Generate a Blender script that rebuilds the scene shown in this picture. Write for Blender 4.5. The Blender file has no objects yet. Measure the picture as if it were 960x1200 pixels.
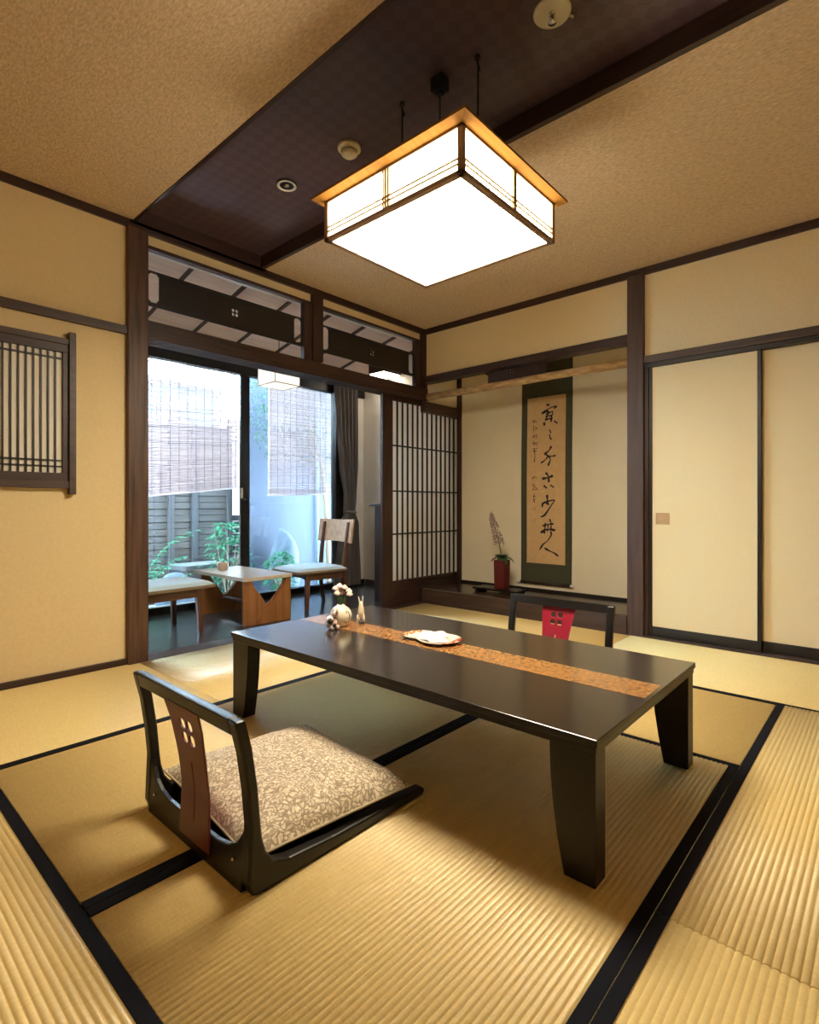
import bpy, bmesh, math, random
from mathutils import Vector, Matrix
from mathutils.geometry import delaunay_2d_cdt
R = random.Random(7)
SC = bpy.context.scene
COL = SC.collection
PI = math.pi

# ------------------------------------------------------------------ materials
def new_mat(name):
    m = bpy.data.materials.new(name); m.use_nodes = True
    nt = m.node_tree
    b = nt.nodes['Principled BSDF']
    return m, nt, b

def N(nt, t, **k):
    n = nt.nodes.new(t)
    for a, v in k.items():
        if a in n.inputs: n.inputs[a].default_value = v
        else: setattr(n, a, v)
    return n

def plain(name, col, rough=.6, metal=0, spec=.5, coat=0, noise=0, nscale=30, bump=0, bscale=200, stretch=(1, 1, 1), col2=None, emit=None, es=0, trans=0):
    """colour with optional noise variation (col->col2) and fine bump; stretch squeezes the noise for grain"""
    m, nt, b = new_mat(name)
    b.inputs['Base Color'].default_value = (*col, 1)
    b.inputs['Roughness'].default_value = rough
    b.inputs['Metallic'].default_value = metal
    b.inputs['Specular IOR Level'].default_value = spec
    b.inputs['Coat Weight'].default_value = coat
    b.inputs['Coat Roughness'].default_value = .14
    b.inputs['Transmission Weight'].default_value = trans
    if emit:
        b.inputs['Emission Color'].default_value = (*emit, 1)
        b.inputs['Emission Strength'].default_value = es
    if noise or bump or col2:
        tc = N(nt, 'ShaderNodeTexCoord'); mp = N(nt, 'ShaderNodeMapping')
        mp.inputs['Scale'].default_value = stretch
        nt.links.new(tc.outputs['Object'], mp.inputs['Vector'])
    if col2:
        nz = N(nt, 'ShaderNodeTexNoise', Scale=nscale, Detail=5.0, Roughness=.6)
        nt.links.new(mp.outputs[0], nz.inputs['Vector'])
        cr = N(nt, 'ShaderNodeValToRGB')
        cr.color_ramp.elements[0].position = .3; cr.color_ramp.elements[1].position = .7
        cr.color_ramp.elements[0].color = (*col, 1); cr.color_ramp.elements[1].color = (*col2, 1)
        nt.links.new(nz.outputs['Fac'], cr.inputs[0])
        nt.links.new(cr.outputs[0], b.inputs['Base Color'])
    if bump:
        n2 = N(nt, 'ShaderNodeTexNoise', Scale=bscale, Detail=4.0, Roughness=.65)
        nt.links.new(mp.outputs[0], n2.inputs['Vector'])
        bp = N(nt, 'ShaderNodeBump', Strength=bump, Distance=.004)
        nt.links.new(n2.outputs['Fac'], bp.inputs['Height'])
        nt.links.new(bp.outputs[0], b.inputs['Normal'])
    return m

def wood(name, c1, c2, axis, rough=.45, scale=14, coat=0, bump=.15, spec=.5):
    st = [1, 1, 1]; st['xyz'.index(axis)] = .06
    return plain(name, c1, rough, col2=c2, nscale=scale * 4, bump=bump, bscale=scale * 9, stretch=tuple(st), coat=coat, spec=spec)

DK1, DK2 = (.020, .0085, .0068), (.055, .025, .019)
W = {a: wood('dark wood ' + a, DK1, DK2, a) for a in 'xyz'}
BLK = wood('black stained wood', (.006, .005, .0045), (.013, .010, .009), 'x', rough=.4)
POST = wood('weathered brown post wood', (.028, .012, .007), (.13, .062, .034), 'z', rough=.5, scale=10)
POST2 = wood('brown post wood', (.035, .016, .010), (.085, .042, .027), 'z', rough=.5, scale=10)
RAIL = {a: wood('brown rail wood ' + a, (.04, .022, .016), (.085, .05, .037), a, rough=.45) for a in 'xyz'}
PLASTER = plain('cream wall plaster', (.75, .595, .335), .92, col2=(.80, .64, .37), nscale=60, bump=.35, bscale=380, spec=.2)
TOKOWALL = plain('pale alcove plaster', (.86, .77, .58), .92, col2=(.89, .80, .61), nscale=8, bump=.3, bscale=300, spec=.2)
WHITEWALL = plain('white veranda plaster', (.78, .72, .64), .9, col2=(.82, .77, .70), nscale=6, bump=.2, bscale=250, spec=.2)
FUSUMA = plain('cream sliding door paper', (.76, .62, .36), .85, col2=(.80, .66, .40), nscale=120, bump=.15, bscale=400, spec=.25)

def ceiling_mat():
    m, nt, b = new_mat('woven tan ceiling paper')
    tc = N(nt, 'ShaderNodeTexCoord'); mp = N(nt, 'ShaderNodeMapping'); mp.inputs['Scale'].default_value = (1, .38, 1)
    nt.links.new(tc.outputs['Object'], mp.inputs[0])
    nz = N(nt, 'ShaderNodeTexNoise', Scale=130.0, Detail=3.0, Roughness=.7)
    nt.links.new(mp.outputs[0], nz.inputs[0])
    cr = N(nt, 'ShaderNodeValToRGB')
    cr.color_ramp.elements[0].position = .3; cr.color_ramp.elements[0].color = (.50, .365, .23, 1)
    cr.color_ramp.elements[1].position = .7; cr.color_ramp.elements[1].color = (.78, .60, .42, 1)
    nt.links.new(nz.outputs[0], cr.inputs[0]); nt.links.new(cr.outputs[0], b.inputs['Base Color'])
    bp = N(nt, 'ShaderNodeBump', Strength=.6, Distance=.004)
    nt.links.new(nz.outputs[0], bp.inputs['Height']); nt.links.new(bp.outputs[0], b.inputs['Normal'])
    b.inputs['Roughness'].default_value = .9; b.inputs['Specular IOR Level'].default_value = .2
    return m
CEIL = ceiling_mat()

def band_mat():
    # dark aubergine paper with a faint pattern of lozenges
    m, nt, b = new_mat('dark aubergine ceiling paper')
    tc = N(nt, 'ShaderNodeTexCoord'); mp = N(nt, 'ShaderNodeMapping')
    mp.inputs['Rotation'].default_value = (0, 0, PI / 4)
    nt.links.new(tc.outputs['Object'], mp.inputs[0])
    ck = N(nt, 'ShaderNodeTexChecker', Scale=22.0)
    ck.inputs['Color1'].default_value = (.075, .044, .056, 1); ck.inputs['Color2'].default_value = (.095, .058, .074, 1)
    nt.links.new(mp.outputs[0], ck.inputs[0])
    nz = N(nt, 'ShaderNodeTexNoise', Scale=45.0, Detail=4.0)
    nt.links.new(tc.outputs['Object'], nz.inputs[0])
    bp = N(nt, 'ShaderNodeBump', Strength=.15, Distance=.003)
    nt.links.new(nz.outputs[0], bp.inputs['Height']); nt.links.new(bp.outputs[0], b.inputs['Normal'])
    nt.links.new(ck.outputs[0], b.inputs['Base Color'])
    b.inputs['Roughness'].default_value = .38
    return m
BAND = band_mat()

def tatami_mat_material(axis):
    m, nt, b = new_mat('woven rush ' + axis)
    tc = N(nt, 'ShaderNodeTexCoord'); mp = N(nt, 'ShaderNodeMapping')
    mp.inputs['Scale'].default_value = (1, 12, 1) if axis == 'y' else (12, 1, 1)
    nt.links.new(tc.outputs['Object'], mp.inputs[0])
    nz = N(nt, 'ShaderNodeTexNoise', Scale=45.0, Detail=4.0, Roughness=.7)
    nt.links.new(mp.outputs[0], nz.inputs[0])
    cr = N(nt, 'ShaderNodeValToRGB')
    cr.color_ramp.elements[0].position = .25; cr.color_ramp.elements[0].color = (.67, .49, .185, 1)
    cr.color_ramp.elements[1].position = .75; cr.color_ramp.elements[1].color = (.86, .675, .315, 1)
    nt.links.new(nz.outputs[0], cr.inputs[0])
    nt.links.new(cr.outputs[0], b.inputs['Base Color'])
    bp = N(nt, 'ShaderNodeBump', Strength=.25, Distance=.001)
    nt.links.new(nz.outputs[0], bp.inputs['Height']); nt.links.new(bp.outputs[0], b.inputs['Normal'])
    b.inputs['Roughness'].default_value = .42
    b.inputs['Specular IOR Level'].default_value = .85
    return m
RUSH = {a: tatami_mat_material(a) for a in 'xy'}
HERI = plain('black navy cloth border', (.0035, .0042, .009), .8, spec=.15, bump=.2, bscale=900)
LACQ = plain('black satin lacquer', (.0058, .0048, .0042), .34, spec=.35, col2=(.010, .008, .007), nscale=40)
LACQTOP = plain('dark lacquered tabletop', (.024, .018, .013), .19, spec=.6, coat=.6, col2=(.036, .027, .020), nscale=30, bump=.04, bscale=500)
BURL = plain('amber burl inlay', (.20, .085, .025), .2, spec=.5, coat=.5, col2=(.46, .23, .075), nscale=75)
REDLAC = plain('crimson lacquer', (.34, .008, .03), .35, coat=.2)
REDBACK = plain('darker red splat back', (.13, .018, .022), .4, coat=.1)

def cushion_mat():
    m, nt, b = new_mat('beige arabesque brocade')
    tc = N(nt, 'ShaderNodeTexCoord')
    nz = N(nt, 'ShaderNodeTexNoise', Scale=22.0, Detail=1.5, Distortion=1.2)
    nt.links.new(tc.outputs['Object'], nz.inputs[0])
    mx = N(nt, 'ShaderNodeMixRGB'); mx.inputs[0].default_value = .06
    nt.links.new(tc.outputs['Object'], mx.inputs[1]); nt.links.new(nz.outputs['Color'], mx.inputs[2])
    v = N(nt, 'ShaderNodeTexVoronoi', Scale=66.0, feature='DISTANCE_TO_EDGE')
    nt.links.new(mx.outputs[0], v.inputs[0])
    v2 = N(nt, 'ShaderNodeTexVoronoi', Scale=110.0)
    nt.links.new(mx.outputs[0], v2.inputs[0])
    cr = N(nt, 'ShaderNodeValToRGB')
    cr.color_ramp.elements[0].position = .07; cr.color_ramp.elements[0].color = (.38, .29, .19, 1)
    cr.color_ramp.elements[1].position = .17; cr.color_ramp.elements[1].color = (.78, .68, .51, 1)
    nt.links.new(v.outputs['Distance'], cr.inputs[0])
    cr2 = N(nt, 'ShaderNodeValToRGB')
    cr2.color_ramp.elements[0].position = .35; cr2.color_ramp.elements[0].color = (1, 1, 1, 1)
    cr2.color_ramp.elements[1].position = .6; cr2.color_ramp.elements[1].color = (.72, .68, .62, 1)
    nt.links.new(v2.outputs['Distance'], cr2.inputs[0])
    mu = N(nt, 'ShaderNodeMixRGB', blend_type='MULTIPLY'); mu.inputs[0].default_value = .8
    nt.links.new(cr.outputs[0], mu.inputs[1]); nt.links.new(cr2.outputs[0], mu.inputs[2])
    nt.links.new(mu.outputs[0], b.inputs['Base Color'])
    bp = N(nt, 'ShaderNodeBump', Strength=.25, Distance=.002)
    nt.links.new(v.outputs['Distance'], bp.inputs['Height']); nt.links.new(bp.outputs[0], b.inputs['Normal'])
    b.inputs['Roughness'].default_value = .75
    b.inputs['Sheen Weight'].default_value = .2
    return m
BROCADE = cushion_mat()
PIPING = plain('cushion piping', (.42, .34, .23), .7)

def emitter(name, col, strength):
    m = bpy.data.materials.new(name); m.use_nodes = True; nt = m.node_tree
    nt.nodes.clear()
    o = N(nt, 'ShaderNodeOutputMaterial'); e = N(nt, 'ShaderNodeEmission', Strength=strength)
    e.inputs['Color'].default_value = (*col, 1)
    nt.links.new(e.outputs[0], o.inputs['Surface'])
    return m
LAMP_BOTTOM = emitter('lit lamp diffuser', (1, .86, .64), 17.0)
LAMP_SIDE = emitter('lit lamp side paper', (1, .87, .66), 6.5)
LAMP2 = emitter('lit veranda lantern paper', (1, .90, .74), .42)
PANEL = emitter('lit ceiling panel', (1, .88, .68), 5.0)
FRAMEWOOD = wood('bounce lit lamp frame wood', (.30, .19, .13), (.38, .25, .17), 'x', rough=.6)  # lightened in colour for the light bounced up from the floor
MUNTIN = wood('pale lamp muntins', (.22, .14, .05), (.30, .19, .075), 'x', rough=.6)
LAMPWOOD = wood('cypress lamp frame', (.20, .085, .014), (.27, .125, .024), 'x', rough=.7, spec=.05)

def paper_translucent(name, col, t=.5):
    m = bpy.data.materials.new(name); m.use_nodes = True; nt = m.node_tree
    nt.nodes.clear()
    o = N(nt, 'ShaderNodeOutputMaterial'); d = N(nt, 'ShaderNodeBsdfDiffuse'); tr = N(nt, 'ShaderNodeBsdfTranslucent')
    d.inputs[0].default_value = (*col, 1); tr.inputs[0].default_value = (*col, 1)
    mx = N(nt, 'ShaderNodeMixShader'); mx.inputs[0].default_value = t
    nt.links.new(d.outputs[0], mx.inputs[1]); nt.links.new(tr.outputs[0], mx.inputs[2]); nt.links.new(mx.outputs[0], o.inputs[0])
    return m
SHOJI = paper_translucent('white shoji paper', (.90, .88, .87), .35)
REED = paper_translucent('split bamboo reeds', (.56, .47, .46), .5)
THREAD = plain('dark blind thread', (.05, .05, .05), .8)

def glass_mat():
    m = bpy.data.materials.new('clear window glass'); m.use_nodes = True; nt = m.node_tree
    nt.nodes.clear()
    o = N(nt, 'ShaderNodeOutputMaterial'); t = N(nt, 'ShaderNodeBsdfTransparent'); g = N(nt, 'ShaderNodeBsdfGlossy')
    t.inputs[0].default_value = (.90, .96, .98, 1); g.inputs['Roughness'].default_value = 0
    fr = N(nt, 'ShaderNodeFresnel', IOR=1.5)
    mx = N(nt, 'ShaderNodeMixShader')
    nt.links.new(fr.outputs[0], mx.inputs[0]); nt.links.new(t.outputs[0], mx.inputs[1]); nt.links.new(g.outputs[0], mx.inputs[2])
    nt.links.new(mx.outputs[0], o.inputs[0])
    return m
GLASS = glass_mat()
ALU = plain('black aluminium frame', (.006, .006, .007), .4, spec=.5)
VFLOOR = wood('sky tinted grey floorboards', (.04, .045, .055), (.085, .10, .125), 'x', rough=.24, scale=8, bump=.06)  # lighter blue cast stands in for sky reflected on the boards
TOKOFLOOR = wood('dark glossy alcove boards', (.03, .019, .014), (.06, .04, .03), 'y', rough=.22, scale=8, bump=.05)
VCEIL = plain('pale cedar veranda boards', (.68, .50, .42), .6, col2=(.86, .68, .59), nscale=60, stretch=(.05, 1, 1), bump=.1, bscale=150)
LOG = plain('peeled mottled log', (.34, .19, .08), .55, col2=(.66, .47, .24), nscale=40, stretch=(1, .35, 1), bump=.5, bscale=90)
GREENSILK = plain('moss green scroll silk', (.045, .047, .024), .7, col2=(.075, .075, .04), nscale=160, bump=.1, bscale=900)
SCROLLPAPER = plain('aged tan scroll paper', (.62, .40, .19), .85, col2=(.70, .47, .24), nscale=22)
INK = plain('black brush ink', (.006, .006, .009), .6)
SEAL = plain('faded orange seal ink', (.55, .27, .11), .8)
IVORY = plain('ivory white', (.8, .76, .68), .4)
VASERED = plain('wine red lacquer vase', (.12, .016, .016), .35, coat=.2)
STEMGREEN = plain('plant stem green', (.05, .12, .03), .6)
LEAFDARK = plain('dark glossy leaf', (.02, .07, .018), .4, col2=(.04, .12, .03), nscale=40)
SPIKE = plain('dusty mauve florets', (.30, .20, .20), .8, col2=(.55, .42, .38), nscale=150)
CERAMIC = plain('cream white ceramic', (.75, .68, .52), .2, coat=.5)
PINKWHITE = plain('pinkish white glaze', (.66, .52, .50), .25, coat=.4)
DARKMARK = plain('dark brown glaze', (.03, .018, .015), .3)
PETAL = plain('pale pink petals', (.80, .60, .56), .7, col2=(.86, .74, .68), nscale=120)
CHAIRWOOD = wood('reddish brown chair wood', (.06, .024, .012), (.15, .062, .028), 'z', rough=.4)
CHAIRWOODX = wood('reddish brown rail', (.06, .024, .012), (.14, .058, .027), 'x', rough=.4)
BACKWOOD = wood('pale knotty wood', (.50, .30, .18), (.66, .46, .32), 'x', rough=.45, scale=5)
PANELWOOD = wood('golden brown table panel', (.20, .075, .02), (.38, .16, .05), 'z', rough=.4, scale=6)
TOPWOOD = wood('pale worn table top', (.52, .42, .33), (.66, .56, .46), 'y', rough=.3, scale=8)
SEATPAD = plain('seat pad tinted sky blue', (.58, .75, .86), .85, col2=(.64, .81, .92), nscale=80, bump=.2, bscale=500)  # bluish skylight on the pads is part of this colour
PADEDGE = plain('brown seat pad edge', (.20, .13, .08), .7, col2=(.28, .19, .12), nscale=60)
CURTAIN = plain('grey brown curtain cloth', (.13, .108, .098), .85, col2=(.17, .145, .13), nscale=150, bump=.2, bscale=700)
TIE2 = plain('pale curtain edge cloth', (.50, .46, .44), .85)
TIE = plain('curtain tie cloth', (.16, .14, .125), .8)
PLASTIC = plain('yellowish white plastic', (.74, .68, .50), .45)
WHITEMETAL = plain('white enamel', (.75, .74, .72), .35)
CHROME = plain('polished metal', (.75, .72, .66), .18, metal=1)
BLACKCORD = plain('black cord', (.004, .004, .004), .6)
FENCE = wood('grey weathered fence boards', (.011, .010, .010), (.019, .0175, .017), 'x', rough=.8, scale=5)
FENCEPOST = plain('dark fence post', (.004, .005, .007), .7)
BLUEWALL = plain('added wall tinted with reflected sky', (.0062, .0125, .028), .85, col2=(.008, .0148, .031), nscale=5, bump=.2, bscale=60)  # blue of the glass reflection put into the wall colour
HOUSEWALL = plain('sky tinted house render', (.05, .10, .12), .9, col2=(.055, .11, .13), nscale=4, bump=.1)  # wall tinted with the cyan of the low sky
HOUSEBRICK = plain('pink house cladding', (.12, .075, .065), .9, col2=(.13, .085, .07), nscale=4)
ROOF = plain('grey roof tiles', (.16, .18, .20), .7)
LEAFG = paper_translucent('fresh green leaves', (.022, .085, .048), .35)
LEAFT = paper_translucent('grey green tree leaves', (.03, .055, .04), .35)
TWIG = plain('grey bark', (.10, .075, .05), .9)
ROCK = plain('pale blue grey rock', (.018, .028, .042), .9, col2=(.026, .040, .056), nscale=12, bump=.6, bscale=30)
SLABM = plain('grey stone slab', (.007, .008, .0095), .85, col2=(.010, .0115, .0135), nscale=20, bump=.3, bscale=60)
GRAVEL = plain('garden gravel', (.006, .006, .006), .95, col2=(.010, .010, .0095), nscale=180, bump=.7, bscale=200)

# ------------------------------------------------------------------ mesh builder
class M:
    def __init__(s): s.v = []; s.f = []; s.sm = []
    def add(s, vs, fs, smooth=False):
        o = len(s.v); s.v += [tuple(v) for v in vs]
        for f in fs: s.f.append([o + i for i in f]); s.sm.append(smooth)
        return s
    def box(s, a, b):
        x0, y0, z0 = [min(p, q) for p, q in zip(a, b)]; x1, y1, z1 = [max(p, q) for p, q in zip(a, b)]
        return s.add([(x0, y0, z0), (x1, y0, z0), (x1, y1, z0), (x0, y1, z0), (x0, y0, z1), (x1, y0, z1), (x1, y1, z1), (x0, y1, z1)],
                     [(0, 3, 2, 1), (4, 5, 6, 7), (0, 1, 5, 4), (1, 2, 6, 5), (2, 3, 7, 6), (3, 0, 4, 7)])
    def hexa(s, lo, hi):
        """eight corners: lo and hi rings of 4 (same winding, ccw from above)"""
        return s.add(list(lo) + list(hi), [(0, 3, 2, 1), (4, 5, 6, 7), (0, 1, 5, 4), (1, 2, 6, 5), (2, 3, 7, 6), (3, 0, 4, 7)])
    def tube(s, pts, rad, n=8, caps=True, squash=None):
        pts = [Vector(p) for p in pts]; rr = rad if isinstance(rad, (list, tuple)) else [rad] * len(pts)
        rings = []; up = Vector((0, 0, 1)); prev = None
        for i, p in enumerate(pts):
            d = (pts[min(i + 1, len(pts) - 1)] - pts[max(i - 1, 0)]).normalized()
            if prev is None:
                a = d.cross(up if abs(d.z) < .9 else Vector((1, 0, 0))).normalized()
            else:
                a = (prev - d * prev.dot(d)).normalized()
            prev = a; b = d.cross(a)
            rings.append([p + (a * math.cos(2 * PI * k / n) + b * math.sin(2 * PI * k / n)) * rr[i] for k in range(n)])
        o = len(s.v)
        for r in rings: s.v += [tuple(v) for v in r]
        for i in range(len(rings) - 1):
            for k in range(n):
                s.f.append([o + i * n + k, o + i * n + (k + 1) % n, o + (i + 1) * n + (k + 1) % n, o + (i + 1) * n + k]); s.sm.append(True)
        if caps:
            s.f.append([o + k for k in range(n)][::-1]); s.sm.append(False)
            s.f.append([o + (len(rings) - 1) * n + k for k in range(n)]); s.sm.append(False)
        return s
    def lathe(s, c, prof, n=24):
        """prof: (radius, z) from bottom to top round the vertical axis at c"""
        o = len(s.v); cx, cy, cz = c
        for r, z in prof:
            for k in range(n):
                s.v.append((cx + r * math.cos(2 * PI * k / n), cy + r * math.sin(2 * PI * k / n), cz + z))
        for i in range(len(prof) - 1):
            for k in range(n):
                s.f.append([o + i * n + k, o + i * n + (k + 1) % n, o + (i + 1) * n + (k + 1) % n, o + (i + 1) * n + k]); s.sm.append(True)
        if prof[0][0] > 1e-6: s.f.append([o + k for k in range(n)][::-1]); s.sm.append(False)
        if prof[-1][0] > 1e-6: s.f.append([o + (len(prof) - 1) * n + k for k in range(n)]); s.sm.append(False)
        return s
    def ball(s, c, r, n=12, m=8):
        rx, ry, rz = r if isinstance(r, (list, tuple)) else (r, r, r)
        o = len(s.v)
        for i in range(m + 1):
            t = PI * i / m
            for k in range(n):
                p = 2 * PI * k / n
                s.v.append((c[0] + rx * math.sin(t) * math.cos(p), c[1] + ry * math.sin(t) * math.sin(p), c[2] - rz * math.cos(t)))
        for i in range(m):
            for k in range(n):
                s.f.append([o + i * n + k, o + i * n + (k + 1) % n, o + (i + 1) * n + (k + 1) % n, o + (i + 1) * n + k]); s.sm.append(True)
        return s
    def grid(s, fn, nu, nv, smooth=True):
        o = len(s.v)
        for j in range(nv + 1):
            for i in range(nu + 1): s.v.append(tuple(fn(i / nu, j / nv)))
        for j in range(nv):
            for i in range(nu):
                a = o + j * (nu + 1) + i
                s.f.append([a, a + 1, a + nu + 2, a + nu + 1]); s.sm.append(smooth)
        return s
    def plate(s, outer, holes, place, t, fill=()):
        """flat board with real holes: 2-D outline and holes, place(u, v, w) -> point, w in 0..t; fill: extra inner points"""
        pts = []; edges = []
        def loop(l):
            o = len(pts); pts.extend([Vector(p) for p in l])
            edges.extend([(o + i, o + (i + 1) % len(l)) for i in range(len(l))])
        loop(outer)
        for h in holes: loop(h)
        pts.extend([Vector(p) for p in fill])
        vs, es, fs = delaunay_2d_cdt(pts, edges, [], 0, 1e-6)[:3]
        def inside(p, l):
            c = False
            for i in range(len(l)):
                a, b = l[i], l[i - 1]
                if (a[1] > p[1]) != (b[1] > p[1]) and p[0] < (b[0] - a[0]) * (p[1] - a[1]) / (b[1] - a[1]) + a[0]: c = not c
            return c
        keep = []
        for f in fs:
            c = sum((vs[i] for i in f), Vector((0, 0))) / len(f)
            if inside(c, outer) and not any(inside(c, h) for h in holes): keep.append(list(f))
        cnt = {}
        for f in keep:
            for i in range(len(f)): cnt[(f[i], f[(i + 1) % len(f)])] = 1
        n = len(vs); o = len(s.v)
        s.v += [tuple(place(v[0], v[1], t)) for v in vs] + [tuple(place(v[0], v[1], 0)) for v in vs]
        for f in keep:
            s.f.append([o + i for i in f]); s.sm.append(False)
            s.f.append([o + n + i for i in f][::-1]); s.sm.append(False)
        for (a, b) in cnt:
            if (b, a) not in cnt:
                s.f.append([o + b, o + a, o + n + a, o + n + b]); s.sm.append(False)
        return s

ROOTS = {}
def build(name, m, mat, parent=None, bevel=0, kind=None, fix=True):
    """link ONE mesh object; its points are world points, put into its root's frame here"""
    me = bpy.data.meshes.new(name)
    vs = m.v
    if parent is not None and parent.name in ROOTS:
        inv = ROOTS[parent.name].inverted(); vs = [inv @ Vector(v) for v in vs]
    me.from_pydata([tuple(v) for v in vs], [], m.f)
    me.polygons.foreach_set('use_smooth', m.sm)
    if fix:
        bm = bmesh.new(); bm.from_mesh(me); bmesh.ops.recalc_face_normals(bm, faces=bm.faces); bm.to_mesh(me); bm.free()
    me.update(); me.materials.append(mat)
    o = bpy.data.objects.new(name, me); COL.objects.link(o)
    if parent is not None:
        o.parent = parent
        if parent.name in ROOTS: ROOTS[o.name] = ROOTS[parent.name]
    if bevel:
        b = o.modifiers.new('soft edge', 'BEVEL'); b.width = bevel; b.segments = 2; b.limit_method = 'ANGLE'; b.angle_limit = .8
    if kind: o['kind'] = kind
    return o
def struct(name, m, mat, parent=None, bevel=0):
    return build(name, m, mat, parent, bevel, None if parent else 'structure')
def tag(o, label, cat, group=None):
    o['label'] = label; o['category'] = cat
    if group: o['group'] = group
    return o
def thing(name, label, cat, loc, rz=0, group=None):
    o = bpy.data.objects.new(name, None); COL.objects.link(o)
    o.empty_display_size = .1
    o.location = loc; o.rotation_euler = (0, 0, rz)
    ROOTS[o.name] = Matrix.Translation(Vector(loc)) @ Matrix.Rotation(rz, 4, 'Z')
    return tag(o, label, cat, group)
def single(name, m, mat, label, cat, loc, bevel=0, group=None):
    """a thing that is one mesh, with its origin at its base"""
    ROOTS['__tmp'] = Matrix.Translation(Vector(loc)); m.v = [tuple(Vector(v) - Vector(loc)) for v in m.v]
    o = build(name, m, mat, None, bevel); o.location = loc
    ROOTS[o.name] = Matrix.Translation(Vector(loc))
    return tag(o, label, cat, group)
def B(*ab):
    m = M()
    for i in range(0, len(ab), 2): m.box(ab[i], ab[i + 1])
    return m
def rrect(x0, y0, x1, y1, r, n=4):
    out = []
    for cx, cy, a in ((x1 - r, y1 - r, 0), (x0 + r, y1 - r, PI / 2), (x0 + r, y0 + r, PI), (x1 - r, y0 + r, 1.5 * PI)):
        for k in range(n + 1): out.append((cx + r * math.cos(a + k * PI / 2 / n), cy + r * math.sin(a + k * PI / 2 / n)))
    return out
def crest(cx, cy, s):
    """four rounded openings set round a cross, like a four-petal flower"""
    h = []
    for sx in (-1, 1):
        for sy in (-1, 1):
            x0, x1 = sorted((cx + sx * s * .16, cx + sx * s)); y0, y1 = sorted((cy + sy * s * .16, cy + sy * s))
            h.append(rrect(x0, y0, x1, y1, s * .3, 3))
    return h

# ================================================================== THE SETTING
CZ = 2.36; YW = 3.03; XR = 3.585
TN = [0]
def trim(m, mat, bevel=.002):
    TN[0] += 1
    return struct('trim_%d' % TN[0], m, mat, None, bevel)

struct('floor', B((-1.58, -1.88, -.09), (3.75, 3.03, -.035)), SLABM)
struct('floor', B((.85, 3.12, -.09), (4.1, 4.32, -.004)), VFLOOR)
# veranda board joints are thin grooves between separate planks
ceil = M()
ceil.box((-1.5, -1.8, CZ), (1.172, YW + .1, CZ + .06)).box((1.968, -1.8, CZ), (3.66, YW + .1, CZ + .06))
struct('ceiling', ceil, CEIL)
struct('ceiling', B((1.15, -1.8, CZ + .075), (1.99, YW + .1, CZ + .11)), BAND)
trim(B((1.164, -1.8, CZ - .004), (1.184, YW, CZ + .075)), W['y'])
trim(B((1.945, -1.8, CZ - .004), (1.972, YW, CZ + .075)), W['y'])
trim(B((1.15, YW - .012, CZ - .02), (1.99, YW + .05, CZ + .09)), W['x'])

# window-side wall: plaster left of the post, strips over the transoms
wl = M().box((-1.5, YW, -.02), (1.2, YW + .08, CZ + .02))
struct('wall_left', wl, PLASTER)
struct('wall_left', B((1.2, YW + .012, 2.255), (3.66, YW + .06, CZ)), PLASTER)
struct('wall_back', B((-1.58, -1.88, -.05), (-1.5, 3.1, CZ + .1)), PLASTER)
struct('wall_front', B((-1.5, -1.88, -.05), (3.7, -1.8, CZ + .1)), PLASTER)
# right wall: plaster over the doors and over the alcove
struct('wall_right', B((XR, -1.8, 1.77), (XR + .08, 1.2, CZ + .02)), PLASTER)
struct('wall_right', B((XR, 1.25, 1.935), (XR + .06, YW + .02, CZ + .02)), PLASTER)
struct('wall_right', B((XR + .06, -1.8, -.05), (XR + .1, 1.2, 1.8)), PLASTER)
# alcove shell
struct('wall_alcove', B((4.12, 1.15, .05), (4.2, 3.2, 2.42)), TOKOWALL)
struct('wall_alcove_side', B((3.66, 1.16, .05), (4.12, 1.22, 2.42)), TOKOWALL)
struct('wall_alcove_left', B((3.60, 3.06, 1.735), (4.13, 3.11, 2.42)), TOKOWALL)
struct('ceiling', B((3.62, 1.16, 2.36), (4.15, 3.1, 2.40)), TOKOWALL)
struct('floor', B((3.565, 1.2, -.02), (4.13, 3.09, .118)), TOKOFLOOR)
# veranda shell
struct('wall_veranda_right', B((4.0, 3.11, -.05), (4.3, 4.40, 2.6)), WHITEWALL)
struct('wall_veranda_left', B((.82, 3.1, -.05), (.9, 4.40, 2.6)), WHITEWALL)
struct('wall_veranda', B((.82, 4.24, 2.07), (4.08, 4.36, 2.6)), WHITEWALL)
zc = lambda y: 2.455 - .22 * (y - 3.03)
m = M().hexa([(.85, 3.05, zc(3.05)), (4.05, 3.05, zc(3.05)), (4.05, 4.3, zc(4.3)), (.85, 4.3, zc(4.3))],
             [(.85, 3.05, zc(3.05) + .04), (4.05, 3.05, zc(3.05) + .04), (4.05, 4.3, zc(4.3) + .04), (.85, 4.3, zc(4.3) + .04)])
struct('ceiling', m, VCEIL)
for k in range(9):
    x = .9 + .383 * k
    trim(M().hexa([(x - .010, 3.1, zc(3.1) - .016), (x + .010, 3.1, zc(3.1) - .022), (x + .010, 4.25, zc(4.25) - .016), (x - .010, 4.25, zc(4.25) - .016)],
                  [(x - .010, 3.1, zc(3.1)), (x + .010, 3.1, zc(3.1)), (x + .010, 4.25, zc(4.25)), (x - .010, 4.25, zc(4.25))]), RAIL['y'], 0)
struct('wall_left', B((1.2, YW + .06, 2.255), (4.0, YW + .10, 2.5)), WHITEWALL)
struct('baseboard_veranda', B((3.985, 3.2, -.004), (4.0, 4.2, .05)), W['y'])
# cornice round the room
trim(B((-1.5, YW - .012, 2.316), (1.17, YW + .02, CZ)), W['x'])
trim(B((1.17, YW - .012, 2.316), (XR, YW + .02, CZ)), W['x'])
trim(B((XR - .012, -1.8, 2.311), (XR + .02, YW, CZ)), W['y'])
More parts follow.
